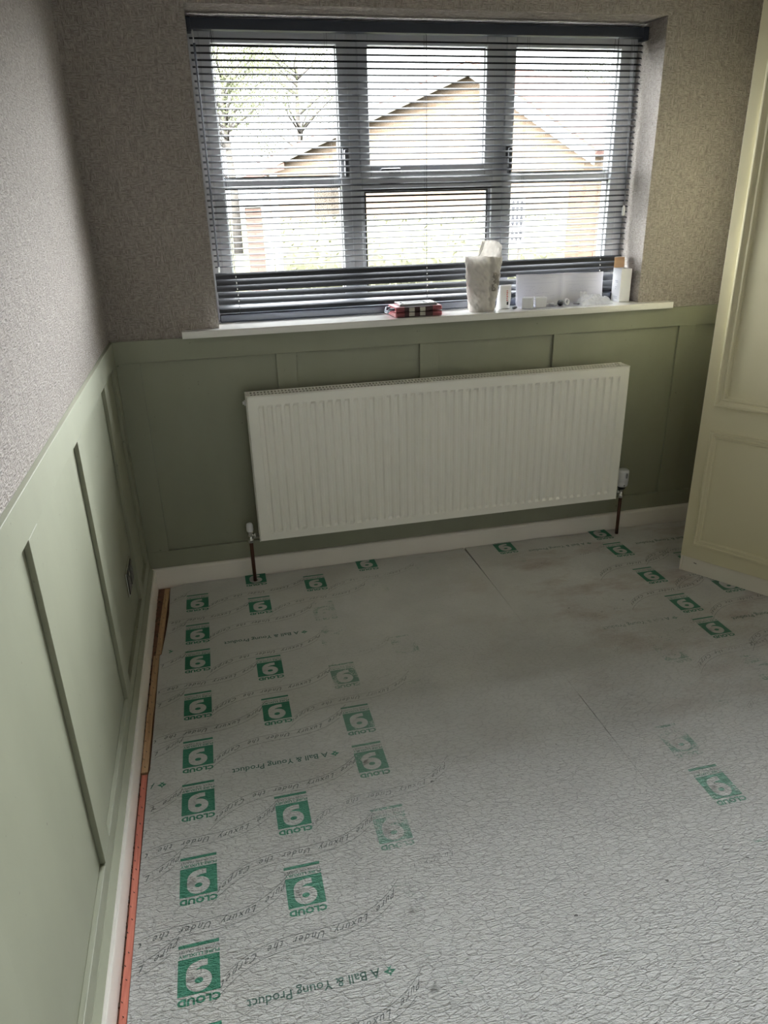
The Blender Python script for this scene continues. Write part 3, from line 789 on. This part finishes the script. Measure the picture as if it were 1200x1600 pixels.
# a few small dark dents pressed into the foam
for i, (x, y) in enumerate(((0.098, -1.70), (0.062, -1.268), (1.455, -1.79), (1.235, -1.80), (0.99, -1.83), (1.57, -0.62), (1.80, -0.62), (0.80, -1.36))):
    d = Flat(); n = 9; rr = [random.uniform(0.002, 0.005) for _ in range(n)]
    d.add([(rr[j] * 1.4 * math.cos(2 * math.pi * j / n), rr[j] * 0.7 * math.sin(2 * math.pi * j / n)) for j in range(n)], [tuple(range(n))])
    p_ = su2 if x > 1.36 else su1
    o = link('foam_dent', d.mesh('foam_dent', ['dent']), [], p_); o.location = (x, y, 0.0002)
columns(su2, [
    (1.535, 0.175, False, tab({-2.3: 0.97, -1.82: 0.7, -1.58: 0.36, -1.4: 0.62, -1.16: 0.95, -0.9: 1.0, -0.5: 0.95, -0.24: 0.8, -0.06: 0.05})),
    (1.772, -0.325, True, tab({-2.0: 1.0, -1.45: 0.9, -1.23: 0.84, -1.0: 0.72, -0.78: 0.5, -0.55: 0.88, -0.32: 0.86, -0.1: 0.3})),
    (2.012, 0.188, False, tab({-2.3: 0.8, -1.6: 0.8, -1.15: 0.7, -0.9: 0.18, -0.7: 0.1, 0: 0.0})),
    (2.262, -0.390, True, tab({-2.0: 0.6, -1.2: 0.4, 0: 0.05})),
], 1.362, 3.2)

# ------------------------------------------------------------------ things on the sill
# red and black checked case
cs = tag(empty('tool_case', (1.155, 0.055, SZ), R(1.5)), 'flat red and black checked plastic case on the window sill', 'case')
def cpart(name, bm, mat, parent=cs, smooth=False): return link(name, fin(bm, name, smooth), mat, parent)
cpart('body', box(nb(), -0.096, 0.096, -0.050, 0.062, 0.0, 0.019, 0.004), 'plaid')
lid = cpart('lid', box(nb(), -0.096, 0.096, -0.050, 0.062, 0.0205, 0.040, 0.005), 'plaid')
bm = nb(); rectf = [(-0.074, 0.080, -0.036, 0.052)]
for x0, x1, y0, y1 in ((-0.074, 0.080, -0.036, -0.024), (-0.074, 0.080, 0.042, 0.052), (-0.074, -0.060, -0.024, 0.042), (0.046, 0.080, -0.024, 0.042)):
    box(bm, x0, x1, y0, y1, 0.0385, 0.049, 0.002)
cpart('lid_rim', bm, 'silver', lid)
cpart('lid_tray', box(nb(), -0.060, 0.046, -0.024, 0.042, 0.0385, 0.0415), 'black', lid)
for y in (-0.006, 0.024): cpart('lid_bar', box(nb(), -0.052, 0.040, y - 0.006, y + 0.006, 0.0415, 0.0475, 0.0025), 'silver', lid)
for x in (-0.030, 0.014):
    for z0, z1 in ((0.004, 0.0185), (0.021, 0.036)):
        cpart('latch', box(nb(), x - 0.011, x + 0.011, -0.0535, -0.049, z0, z1, 0.001), 'latch')
bm = tube(nb(), [(-0.095, -0.030, 0.030), (-0.112, -0.028, 0.031), (-0.119, -0.020, 0.020), (-0.119, 0.020, 0.018), (-0.112, 0.030, 0.030), (-0.095, 0.032, 0.030)], 0.0055, 8)
cpart('carry_handle', bm, 'headrail', smooth=True)

# crumpled plastic pouch: one continuous open bag
pch = tag(empty('plastic_pouch', (1.433, 0.052, SZ)), 'tall open crumpled white plastic pouch standing on the sill', 'pouch')
def wob(a, b, c): return math.sin(a * 7.1 + b * 11.3 + c) * 0.5 + math.sin(a * 13.7 - b * 17.9 + 1.3 * c) * 0.3 + math.sin(a * 29 + b * 23 + 2.1 * c) * 0.2
def pouch_pt(th, t, out=0.0):
    # th 0..2pi (front = -pi/2), t 0..1 up to the rim at that angle
    c, s = math.cos(th), math.sin(th)
    rim = 0.212
    back = max(0.0, s) ** 0.3 * min(1.0, max(0.0, (c + 0.22) / 0.20))
    rim += 0.058 * back - 0.010 * max(0, -s) * max(0, c)
    z = rim * t
    hw = 0.050 + 0.024 * min(1, z / 0.20) ** 0.8; hd = 0.030 + 0.006 * math.sin(math.pi * min(1, z / 0.2)) - 0.006 * min(1, z / 0.2)
    p = 2.6
    e = (abs(c) ** p + abs(s) ** p) ** (-1 / p)
    x, y = hw * c * e, hd * s * e
    if s < 0: y += 0.012 * math.exp(-((x - 0.022) / 0.010) ** 2) * min(1, z / 0.05)      # front fold groove
    k = 0.0035 * wob(th * 0.9, z * 9, 0.7) + 0.0018 * wob(th * 2.3, z * 27, 2.0)
    edge = min(1.0, z / 0.02)
    x += (k * c * edge + out * c); y += (k * 1.3 * s * edge + out * s)
    return (x + 0.004 * (z / 0.2), y, z + (0.0012 * wob(th, 1, 3) if t > 0.99 else 0))
bm = nb(); NT_, NZ = 120, 44; rings = []
for j in range(NZ + 1):
    rings.append([bm.verts.new(pouch_pt(2 * math.pi * i / NT_, j / NZ)) for i in range(NT_)])
for j in range(NZ):
    for i in range(NT_): bm.faces.new((rings[j][i], rings[j][(i + 1) % NT_], rings[j + 1][(i + 1) % NT_], rings[j + 1][i]))
bm.faces.new(rings[0][::-1])
b_ = link('bag_body', fin(bm, 'bag_body', True), 'bag', pch)
md = b_.modifiers.new('thickness', 'SOLIDIFY'); md.thickness = 0.0007
bm = nb(); rows = []
for j in range(25):
    rows.append([bm.verts.new(pouch_pt(R(-66 + 30 * i / 16), 0.38 + 0.34 * j / 24, 0.0036)) for i in range(17)])
for j in range(24):
    for i in range(16): bm.faces.new((rows[j][i], rows[j][i + 1], rows[j + 1][i + 1], rows[j + 1][i]))
lb = link('bag_label', fin(bm, 'bag_label', True), 'baglabel', b_)
bm = nb(); tube(bm, [(-0.012, 0.020, 0.205), (0.000, 0.014, 0.235), (0.012, 0.018, 0.262), (0.006, 0.026, 0.262), (-0.008, 0.026, 0.22)], [0.001, 0.004, 0.001, 0.003, 0.001], 6)
link('torn_flap', fin(bm, 'torn_flap', True), 'bag', b_)

# small white packet with red lettering
pk = tag(empty('small_packet', (1.537, 0.082, SZ), R(8)), 'small upright white packet with red print beside the pouch', 'packet')
bm = nb(); rings = []
for j, (z, w, d) in enumerate(((0.0, 0.026, 0.017), (0.003, 0.028, 0.019), (0.05, 0.028, 0.0175), (0.088, 0.0265, 0.009), (0.094, 0.0255, 0.003))):
    rings.append([bm.verts.new((w * math.copysign(abs(math.cos(a)) ** 0.6, math.cos(a)) + z * 0.10, d * math.copysign(abs(math.sin(a)) ** 0.7, math.sin(a)), z)) for a in [2 * math.pi * i / 28 for i in range(28)]])
for a, b in zip(rings[:-1], rings[1:]):
    for i in range(28): bm.faces.new((a[i], a[(i + 1) % 28], b[(i + 1) % 28], b[i]))
bm.faces.new(rings[0][::-1]); bm.faces.new(rings[-1])
pb = link('packet_body', fin(bm, 'packet_body', True), 'white_card', pk)
bm = nb()
for i in range(6): box(bm, 0.006 + i * 0.0002, 0.012 - 0.0015 * (i % 2) + i * 0.0002, -0.0192 + 0.0005 * i, -0.0160, 0.032 + i * 0.0075, 0.036 + i * 0.0075)
link('red_lettering', fin(bm, 'red_lettering'), 'red_ink', pb)
link('dark_emblem', fin(box(nb(), 0.0075, 0.0150, -0.0195, -0.016, 0.016, 0.029, 0.001), 'dark_emblem'), 'black', pb)

# folded instruction leaflet: lies on the sill and curls up against the blind
lf = tag(empty('leaflet', (1.81, 0.07, SZ)), 'large folded instruction leaflet propped up against the blind', 'leaflet')
def leaf(u, t, off=0.0):
    # u across -0.5..0.5, t 0 (front edge on the sill) .. 1 (top)
    W = 0.405
    x = u * W
    fx = -0.052 + 0.012 * math.sin(u * 9 + 1.0) + (0.020 if u > 0.1 else 0) * (u - 0.1) * 3
    L1 = 0.085; L = 0.225
    s = t * L
    r = 0.025
    if s < L1: y, z = fx + s * 0.93, 0.0008
    else:
        q = min((s - L1) / r, R(80)); y = fx + L1 * 0.93 + r * math.sin(q) * 0.75; z = 0.0008 + r * (1 - math.cos(q))
        rem = s - L1 - r * R(80)
        if rem > 0: y += rem * 0.05; z += rem * 0.98
    zz = z * (1.0 - 0.06 * u) + 0.004 * math.exp(-(u / 0.02) ** 2) * (1 if z > 0.01 else 0) * 0
    y += 0.004 * math.sin(u * 14) * min(1, z / 0.05) - 0.006 * math.exp(-((u - 0.02) / 0.03) ** 2) * min(1, z / 0.03)
    return Vector((x, y - off, zz + off * 0.6))
def leafgrid(u0, u1, t0, t1, nu, nt, off=0.0):
    bm = nb(); G = [[bm.verts.new(leaf(u0 + (u1 - u0) * i / nu, t0 + (t1 - t0) * j / nt, off)) for i in range(nu + 1)] for j in range(nt + 1)]
    for j in range(nt):
        for i in range(nu): bm.faces.new((G[j][i], G[j][i + 1], G[j + 1][i + 1], G[j + 1][i]))
    return bm
ps = link('sheet', fin(leafgrid(-0.5, 0.5, 0.0, 1.0, 48, 40), 'sheet', True), 'paper', lf)
md = ps.modifiers.new('thickness', 'SOLIDIFY'); md.thickness = 0.0003
bm = nb()
def lrow(u0, u1, t):
    n = 10; A = [leaf(u0 + (u1 - u0) * i / n, t - 0.0022, 0.0007) for i in range(n + 1)]; B = [leaf(u0 + (u1 - u0) * i / n, t + 0.0022, 0.0007) for i in range(n + 1)]
    va = [bm.verts.new(p) for p in A]; vb = [bm.verts.new(p) for p in B]
    for i in range(n): bm.faces.new((va[i], va[i + 1], vb[i + 1], vb[i]))
for t, segs in ((0.93, ((-0.42, -0.30), (-0.22, -0.06), (0.06, 0.20), (0.30, 0.42))), (0.90, ((-0.42, -0.25), (0.06, 0.42))), (0.84, ((-0.43, -0.05), (0.06, 0.44))),
                (0.78, ((-0.40, -0.30), (0.10, 0.22))), (0.72, ((-0.40, -0.34), (0.30, 0.40))), (0.66, ((-0.30, -0.14), (0.12, 0.30))), (0.60, ((-0.20, -0.06), (0.25, 0.42))), (0.2, ((0.10, 0.3),))):
    for a, b in segs: lrow(a, b, t)
for ua, ub in ((0.13, 0.30), (-0.36, -0.2)):            # faint line drawings
    for k in range(12):
        a0 = ua + (ub - ua) * k / 12; lrow(a0, a0 + (ub - ua) / 14, 0.70 + 0.06 * math.sin(k * 0.9))
link('print', fin(bm, 'print'), 'grey_ink', ps)

# two small white boxes on the leaflet
def smallbox(x, y, rz, w, d, h, label):
    e = tag(empty('small_box', (x, y, SZ + 0.0012), R(rz)), label, 'box', 'small white boxes on the sill')
    link('carton', fin(box(nb(), -w / 2, w / 2, -d / 2, d / 2, 0, h, 0.001), 'carton'), 'white_card', e)
    bm = box(nb(), -w / 2 - 0.0006, w / 2 + 0.0006, -d / 2 - 0.0006, d / 2 + 0.0006, h - 0.003, h + 0.0016, 0.0008)
    link('lid_flap', fin(bm, 'lid_flap'), 'white_card', e)
    bm = nb()
    for i in range(3): box(bm, -w / 2 - 0.0008, -w / 2 + 0.0002, -d * 0.32, d * 0.3 - 0.008 * (i % 2), h * 0.30 + i * 0.008, h * 0.30 + 0.0025 + i * 0.008)
    link('print', fin(bm, 'print'), 'grey_ink', e)
smallbox(1.634, 0.052, -32, 0.040, 0.050, 0.041, 'small white carton on the leaflet, nearer the pouch')
smallbox(1.694, 0.064, -12, 0.044, 0.046, 0.038, 'small white carton on the leaflet, nearer the loose plugs')

# loose bits
def bit(name, bm, mat, loc, rot, label, cat, grp='loose fixings on the leaflet', smooth=True):
    o = link(name, fin(bm, name, smooth), mat); o.location = loc; o.rotation_euler = [R(a) for a in rot]
    return tag(o, label, cat, grp)
Z0 = SZ + 0.0018
bit('rubber_plug', lathe(nb(), [(0.008, 0), (0.0115, 0.002), (0.0125, 0.010), (0.009, 0.013), (0.007, 0.022), (0.004, 0.024)], n=18), 'black', (1.782, 0.058, Z0 + 0.0122), (88, 0, -20), 'round black rubber plug among the white fixings', 'plug')
bm = tube(nb(), [(0.0105 * math.cos(a), 0.0105 * math.sin(a), 0) for a in [2 * math.pi * i / 20 for i in range(21)]], 0.0042, 8, cap=False)
bit('white_ring', bm, 'valve_white', (1.812, 0.060, Z0 + 0.0135), (78, 0, 15), 'white plastic ring standing next to the black plug', 'ring')
for i, (x, y, rz, lab) in enumerate(((1.748, 0.072, 20, 'white wall plug lying behind the two cartons'), (1.764, 0.084, -50, 'white wall plug lying slanted behind the black plug'), (1.790, 0.088, 75, 'white wall plug farthest back among the fixings'))):
    bm = lathe(nb(), [(0.0028, 0), (0.0042, 0.002), (0.0040, 0.012), (0.0048, 0.014), (0.0042, 0.024), (0.0056, 0.026), (0.0056, 0.028)], n=10)
    bit('wall_plug', bm, 'valve_white', (x, y, Z0 + 0.0058), (90, 0, rz), lab, 'wall plug')
for i, (x, y, rz, lab) in enumerate(((1.842, 0.060, 60, 'short steel screw right of the white ring'), (1.852, 0.049, 82, 'short steel screw nearest the bubble wrap'))):
    bm = lathe(nb(), [(0.0006, 0), (0.0016, 0.004), (0.0016, 0.020), (0.0038, 0.022), (0.0038, 0.0232)], n=8)
    bit('screw', bm, 'nail', (x, y, Z0 + 0.0040), (90, 0, rz), lab, 'screw')
bm = tube(nb(), [(0, 0, 0), (0.012, 0.002, 0), (0.020, 0.012, 0.001), (0.012, 0.020, 0.0), (0.0, 0.016, 0.001)], 0.0024, 8)
bit('cable_clip', bm, 'valve_white', (1.738, 0.098, Z0 + 0.0026), (0, 0, 20), 'white bent cable clip tucked behind the cartons', 'clip')
bm = lathe(nb(), [(0.0045, 0), (0.0050, 0.003), (0.0050, 0.018), (0.0035, 0.020), (0.0035, 0.026)], n=12)
bit('black_cap', bm, 'black', (1.588, 0.060, SZ + 0.0052), (90, 0, -55), 'small black cap lying between the packet and the leaflet', 'cap')

# bubble wrap bag
bw = tag(empty('bubble_wrap_bag', (1.935, 0.055, SZ + 0.0012)), 'crumpled clear bubble wrap bag lying on the leaflet', 'bag')
bm = nb(); nu, nv = 40, 22; Gt, Gb = [], []
for j in range(nv + 1):
    rt, rb = [], []
    for i in range(nu + 1):
        u, v = i / nu * 2 - 1, j / nv * 2 - 1
        e = max(0, (1 - abs(u) ** 3)) * max(0, (1 - abs(v) ** 3))
        h = e ** 0.5 * (0.021 + 0.012 * wob(u * 0.4, v * 0.3, 1.0) + 0.008 * (1 - u) * 0.5) + e * 0.0035 * abs(math.sin(i * 1.35) * math.sin(j * 1.35)) * 2
        h = max(h, 0.0)
        x, y = u * 0.070 + 0.004 * wob(v, u, 4), v * 0.032 + 0.004 * wob(u, v, 5)
        rt.append(bm.verts.new((x, y, 0.0012 + h))); rb.append(bm.verts.new((x, y, 0.0)))
    Gt.append(rt); Gb.append(rb)
for j in range(nv):
    for i in range(nu):
        bm.faces.new((Gt[j][i], Gt[j][i + 1], Gt[j + 1][i + 1], Gt[j + 1][i])); bm.faces.new((Gb[j][i], Gb[j + 1][i], Gb[j + 1][i + 1], Gb[j][i + 1]))
for i in range(nu):
    bm.faces.new((Gt[0][i], Gb[0][i], Gb[0][i + 1], Gt[0][i + 1])); bm.faces.new((Gt[nv][i + 1], Gb[nv][i + 1], Gb[nv][i], Gt[nv][i]))
for j in range(nv):
    bm.faces.new((Gt[j][0], Gt[j + 1][0], Gb[j + 1][0], Gb[j][0])); bm.faces.new((Gt[j + 1][nu], Gt[j][nu], Gb[j][nu], Gb[j + 1][nu]))
link('wrap', fin(bm, 'wrap', True), 'bubble', bw)
bm = nb()
for i in range(4):
    for j in range(3): lathe(bm, [(0.0042, 0), (0.0036, 0.0022), (0.0015, 0.0034)], (-0.060 + i * 0.0085, 0.010, 0.0), 8) if False else None
bm.free()
bm = nb(); G = []
for j in range(7):
    G.append([bm.verts.new((-0.052 + 0.0052 * i, 0.024 + 0.004 * math.sin(i * 1.7) + j * 0.001, 0.010 + j * 0.0062 + 0.002 * math.sin(i * 2.1 + j))) for i in range(7)])
for j in range(6):
    for i in range(6): bm.faces.new((G[j][i], G[j][i + 1], G[j + 1][i + 1], G[j + 1][i]))
fl = link('wrap_corner', fin(bm, 'wrap_corner', True), 'bubble', bw); md = fl.modifiers.new('thickness', 'SOLIDIFY'); md.thickness = 0.002

# tall white carton with an open brown flap
tb = tag(empty('tall_carton', (2.080, 0.098, SZ), R(0)), 'tall white carton with open brown lid flap at the right end of the sill', 'box')
w, d, h, t = 0.048, 0.068, 0.135, 0.0012
bm = nb()
box(bm, -w / 2, w / 2, -d / 2, -d / 2 + t, 0, h); box(bm, -w / 2, w / 2, d / 2 - t, d / 2, 0, h)
box(bm, -w / 2, -w / 2 + t, -d / 2 + t, d / 2 - t, 0, h); box(bm, w / 2 - t, w / 2, -d / 2 + t, d / 2 - t, 0, h); box(bm, -w / 2, w / 2, -d / 2, d / 2, 0, t)
link('carton', fin(bm, 'carton'), 'white_card', tb)
bm = nb(); G = []
for j in range(6):
    q = j / 5.0; G.append([bm.verts.new((-w / 2 + w * i / 6, d / 2 - 0.001 - 0.004 * q + 0.006 * q * q, h + 0.042 * q)) for i in range(7)])
for j in range(5):
    for i in range(6): bm.faces.new((G[j][i], G[j][i + 1], G[j + 1][i + 1], G[j + 1][i]))
f1 = link('lid_flap', fin(bm, 'lid_flap'), 'brown_card', tb); f1['label'] = 'brown inside of the raised lid flap'
md = f1.modifiers.new('thickness', 'SOLIDIFY'); md.thickness = 0.0008
bm = nb(); V = [bm.verts.new(q) for q in ((-w / 2, d / 2 + 0.001, h + 0.042), (w / 2, d / 2 + 0.001, h + 0.042), (w / 2, d / 2 - 0.014, h + 0.046), (-w / 2 - 0.004, d / 2 - 0.016, h + 0.045))]
bm.faces.new(V); tk = link('tuck_flap', fin(bm, 'tuck_flap'), 'white_card', f1); md = tk.modifiers.new('thickness', 'SOLIDIFY'); md.thickness = 0.0008
bm = nb()
for i, (z, y0, y1) in enumerate(((0.085, -0.012, 0.010), (0.079, -0.012, 0.004), (0.060, -0.004, 0.006), (0.052, 0.0, 0.006), (0.020, -0.015, 0.015), (0.014, -0.015, 0.010))):
    box(bm, -w / 2 - 0.0006, -w / 2 + 0.0002, y0, y1, z - 0.0012, z + 0.0012)
link('print', fin(bm, 'print'), 'grey_ink', tb)

# ------------------------------------------------------------------ outside the window
GZ = -0.2
bm = nb(); Gx, Gy = 24, 24; G = []
for j in range(Gy + 1):
    G.append([bm.verts.new((-45 + 90 * i / Gx, 0.34 + 80 * (j / Gy) ** 1.5, GZ + 0.03 * math.sin(i * 2.1) * math.sin(j * 1.3))) for i in range(Gx + 1)])
for j in range(Gy):
    for i in range(Gx): bm.faces.new((G[j][i], G[j][i + 1], G[j + 1][i + 1], G[j + 1][i]))
lw = link('floor_garden', fin(bm, 'lawn', True), 'lawn'); struct(lw, 'pale lawn outside the window', 'lawn')

# neighbouring house: a gable end seen obliquely
EL = Vector((2.64, 23.17, 2.43)); ER = Vector((8.81, 13.63, 2.43)); AP = Vector((7.17, 16.17, 4.22))
hd_ = (ER - EL); L = hd_.length; hx = hd_.normalized(); hn = Vector((-hx.y, hx.x, 0)); hn = hn if hn.y > 0 else -hn
hrz = math.atan2(hx.y, hx.x)
house = tag(empty('neighbour_house', (EL.x, EL.y, GZ), hrz), 'orange brick house with white bargeboards seen through the blind', 'house')
s_ap = (AP - EL).dot(hx); ez = EL.z - GZ; az = AP.z - GZ; DP = 9.0
sgn = 1.0 if (Matrix.Rotation(hrz, 3, 'Z') @ Vector((0, 1, 0))).y > 0 else -1.0
def hpart(name, bm, mat, parent=house): return link(name, fin(bm, name), mat, parent)
hpart('gable_wall', prism(nb(), [(0, 0), (L, 0), (L, ez), (s_ap, az), (0, ez)], 'y', 0, sgn * 0.3), 'gable')
hpart('side_wall', box(nb(), L - 0.3, L, sgn * 0.3, sgn * DP, 0, ez), 'gable')
ov = 0.35
def slope(x0, z0, x1, z1, name):
    dx, dz = x1 - x0, z1 - z0; l = math.hypot(dx, dz); ux, uz = dx / l, dz / l
    a = (x0 - ux * 0.5, z0 - uz * 0.5)
    nx, nz = -uz * 0.14, ux * 0.14
    if nz < 0: nx, nz = -nx, -nz
    p = [a, (x1, z1), (x1 + nx, z1 + nz), (a[0] + nx, a[1] + nz)]
    return hpart(name, prism(nb(), p, 'y', -sgn * ov * 0.95, sgn * DP), 'tile'), a
for x0 in (0.0, L):
    r, a = slope(x0, ez, s_ap, az, 'roof_slope')
    dx, dz = s_ap - a[0], az - a[1]
    hpart('bargeboard', prism(nb(), [(a[0], a[1] - 0.18), (s_ap, az - 0.18), (s_ap, az + 0.10), (a[0], a[1] + 0.10)], 'y', -sgn * ov, -sgn * (ov - 0.04)), 'fascia')
wx = s_ap + 0.4
fw = hpart('house_window', rectframe(nb(), 2.2, 3.6, 1.0, 2.1, 0.07, -0.05, 0.02, 0), 'fascia'); hpart('pane', box(nb(), 2.27, 3.53, -0.01, 0.0, 1.07, 2.03), 'glass', fw)

# brick piers: each brick a part
brick_me = {}
def pier(name, x0, x1, y0, y1, z1, mat, label):
    e = tag(empty(name, ((x0 + x1) / 2, (y0 + y1) / 2, GZ)), label, 'brick pier'); W, D, H = x1 - x0, y1 - y0, z1 - GZ
    link('mortar_core', fin(box(nb(), -W / 2 + 0.008, W / 2 - 0.008, -D / 2 + 0.008, D / 2 - 0.008, 0, H), 'mortar_core'), 'mortar', e)
    key = (mat, round(W, 3), round(D, 3))
    bl = W / 2 - 0.006
    me = fin(box(nb(), -bl / 2, bl / 2, -D / 2, D / 2, -0.0325, 0.0325), 'brick'); me2 = fin(box(nb(), -bl, bl, -D / 2, D / 2, -0.0325, 0.0325), 'brick')
    z = 0.04; k = 0
    while z < H - 0.05:
        if k % 2 == 0:
            for s in (-1, 1):
                o = link('brick', me, mat, e); o.location = (s * W / 4, random.uniform(-.002, .002), z)
        else:
            o = link('brick', me2, mat, e); o.location = (0, random.uniform(-.002, .002), z)
        z += 0.075; k += 1
    link('coping', fin(box(nb(), -W / 2 - 0.03, W / 2 + 0.03, -D / 2 - 0.03, D / 2 + 0.03, H - 0.03, H + 0.04, 0.008), 'coping'), 'fascia', e)
pier('brick_pier', 5.88, 6.36, 7.9, 8.36, 1.70, 'brick', 'orange brick pier seen through the right hand light of the window')
pier('brick_pier', 0.98, 1.20, 7.9, 8.12, 1.42, 'brick_pale', 'narrow pinkish brick pier seen through the left hand light of the window')
# small lean-to porch at the left
pr = tag(empty('garden_porch', (1.2, 9.0, GZ)), 'small red tiled porch with white posts beyond the left light of the window', 'porch')
prism_pts = [(0.20, 1.62), (1.62, 2.02), (1.62, 2.10), (0.20, 1.70)]
link('tiled_roof', fin(prism(nb(), [(x - 1.2, z - GZ - 0.15) for x, z in prism_pts], 'y', -0.4, 1.4), 'tiled_roof'), 'tile', pr)
for x, y in ((0.30, -0.3), (1.46, -0.3), (0.30, 1.2), (1.46, 1.2)): link('post', fin(box(nb(), x - 1.2 - 0.05, x - 1.2 + 0.05, y - 0.05, y + 0.05, 0, 1.50 - GZ + (x - 0.30) * 0.28), 'post'), 'fascia', pr)
# zigzag patterned panel on a stake
zp = tag(empty('patterned_panel', (4.435, 7.0, GZ)), 'white garden panel with rows of grey zigzag triangles', 'panel')
link('board', fin(box(nb(), -0.17, 0.17, 0, 0.02, 1.0, 1.63, 0.004), 'board'), 'fascia', zp)
for x in (-0.12, 0.12): link('stake', fin(box(nb(), x - 0.02, x + 0.02, 0.02, 0.05, 0, 1.6), 'stake'), 'bark', zp)
bm = nb()
for r_ in range(6):
    for i in range(5):
        x = -0.15 + i * 0.06; z = 1.08 + r_ * 0.092; up = 1 if r_ % 2 else -1
        P3 = [(x, z), (x + 0.054, z), (x + 0.027, z + 0.06)] if up > 0 else [(x, z + 0.06), (x + 0.027, z), (x + 0.054, z + 0.06)]
        prism(bm, P3, 'y', -0.003, 0.001)
link('zigzag_print', fin(bm, 'zigzag_print'), simple('dark_grey_zigzag_paint', (0.008, 0.008, 0.009), 0.8, spec=0.0), zp)

# hedge and trees
def leaf_cluster(bm, c, rad, n, ls, flat=1.0):
    for _ in range(n):
        d = Vector((random.gauss(0, 1), random.gauss(0, 1), random.gauss(0, 1))).normalized() * rad * random.random() ** 0.4
        p = Vector(c) + Vector((d.x, d.y, d.z * flat)); a = Vector((random.gauss(0, 1), random.gauss(0, 1), random.gauss(0, 1))).normalized(); b = a.orthogonal().normalized(); s = ls * random.uniform(0.6, 1.3)
        V = [bm.verts.new(q) for q in (p - a * s, p + b * s * 0.45, p + a * s, p - b * s * 0.45)]
        bm.faces.new(V)
def tree(x, y, h, spread, nl, label, seedk):
    random.seed(seedk)
    e = tag(empty('tree', (x, y, GZ)), label, 'tree', 'trees beyond the window')
    bm = nb(); tube(bm, [(0, 0, 0), (0.05, 0, h * 0.3), (-0.05, 0.1, h * 0.62), (0.05, 0, h * 0.95)], [0.16, 0.13, 0.08, 0.02], 8)
    link('trunk', fin(bm, 'trunk', True), 'bark', e)
    bm = nb(); lb = nb()
    for k in range(22):
        z0 = h * random.uniform(0.28, 0.85); a = random.uniform(0, 2 * math.pi); l = spread * random.uniform(0.5, 1.0) * (1.1 - 0.5 * z0 / h)
        p1 = Vector((math.cos(a) * l * 0.5, math.sin(a) * l * 0.5, z0 + l * 0.35)); p2 = Vector((math.cos(a + .2) * l, math.sin(a + .2) * l, z0 + l * 0.75))
        tube(bm, [(0, 0, z0), p1, p2], [0.05, 0.03, 0.008], 5)
        leaf_cluster(lb, p2, spread * 0.30, nl, 0.055); leaf_cluster(lb, p1.lerp(p2, 0.5), spread * 0.25, nl // 2, 0.05)
    link('branches', fin(bm, 'branches', True), 'bark', e)
    fo = link('foliage', fin(lb, 'foliage'), 'leaf', e); fo['kind'] = 'stuff'
tree(1.6, 24.5, 6.6, 2.3, 190, 'sparse pale green tree filling the left light of the window', 11)
tree(4.6, 29.0, 7.6, 2.4, 150, 'taller sparse tree behind the roof at the left', 12)
tree(16.2, 27.0, 6.2, 2.4, 140, 'sparse tree above the right hand roof slope', 13)
random.seed(5)
hg = tag(empty('hedge', (5.0, 11.0, GZ)), 'low golden green hedge in front of the house', 'hedge')
bm = nb(); N = 40
rows = []
for i in range(N + 1):
    x = -3.4 + 6.8 * i / N; w = 0.45 + 0.05 * math.sin(i * 1.7); h = 1.30 + 0.05 * math.sin(i * 0.9) + 0.03 * math.sin(i * 2.7); yy = 0.25 * (-x) * 0.5
    rows.append([bm.verts.new((x, yy + q * w, zf * h)) for q, zf in ((-1, 0), (-1.05, 0.5), (-0.8, 0.93), (0, 1), (0.8, 0.93), (1.05, 0.5), (1, 0))])
for a, b in zip(rows[:-1], rows[1:]):
    for k in range(6): bm.faces.new((a[k], a[k + 1], b[k + 1], b[k]))
    bm.faces.new((a[6], a[0], b[0], b[6]))
bm.faces.new(rows[0]); bm.faces.new(rows[-1][::-1])
link('hedge_core', fin(bm, 'hedge_core', True), 'hedge', hg)
bm = nb()
for i in range(2600):
    x = random.uniform(-3.4, 3.4); s = random.choice((-1, 0)); yy = 0.25 * (-x) * 0.5
    z = random.uniform(0.1, 1.3) if s else 1.30; y = yy - 0.5 if s else yy + random.uniform(-0.4, 0.4)
    leaf_cluster(bm, (x, y, z), 0.06, 1, 0.05)
fo = link('foliage', fin(bm, 'foliage'), 'hedge', hg); fo['kind'] = 'stuff'
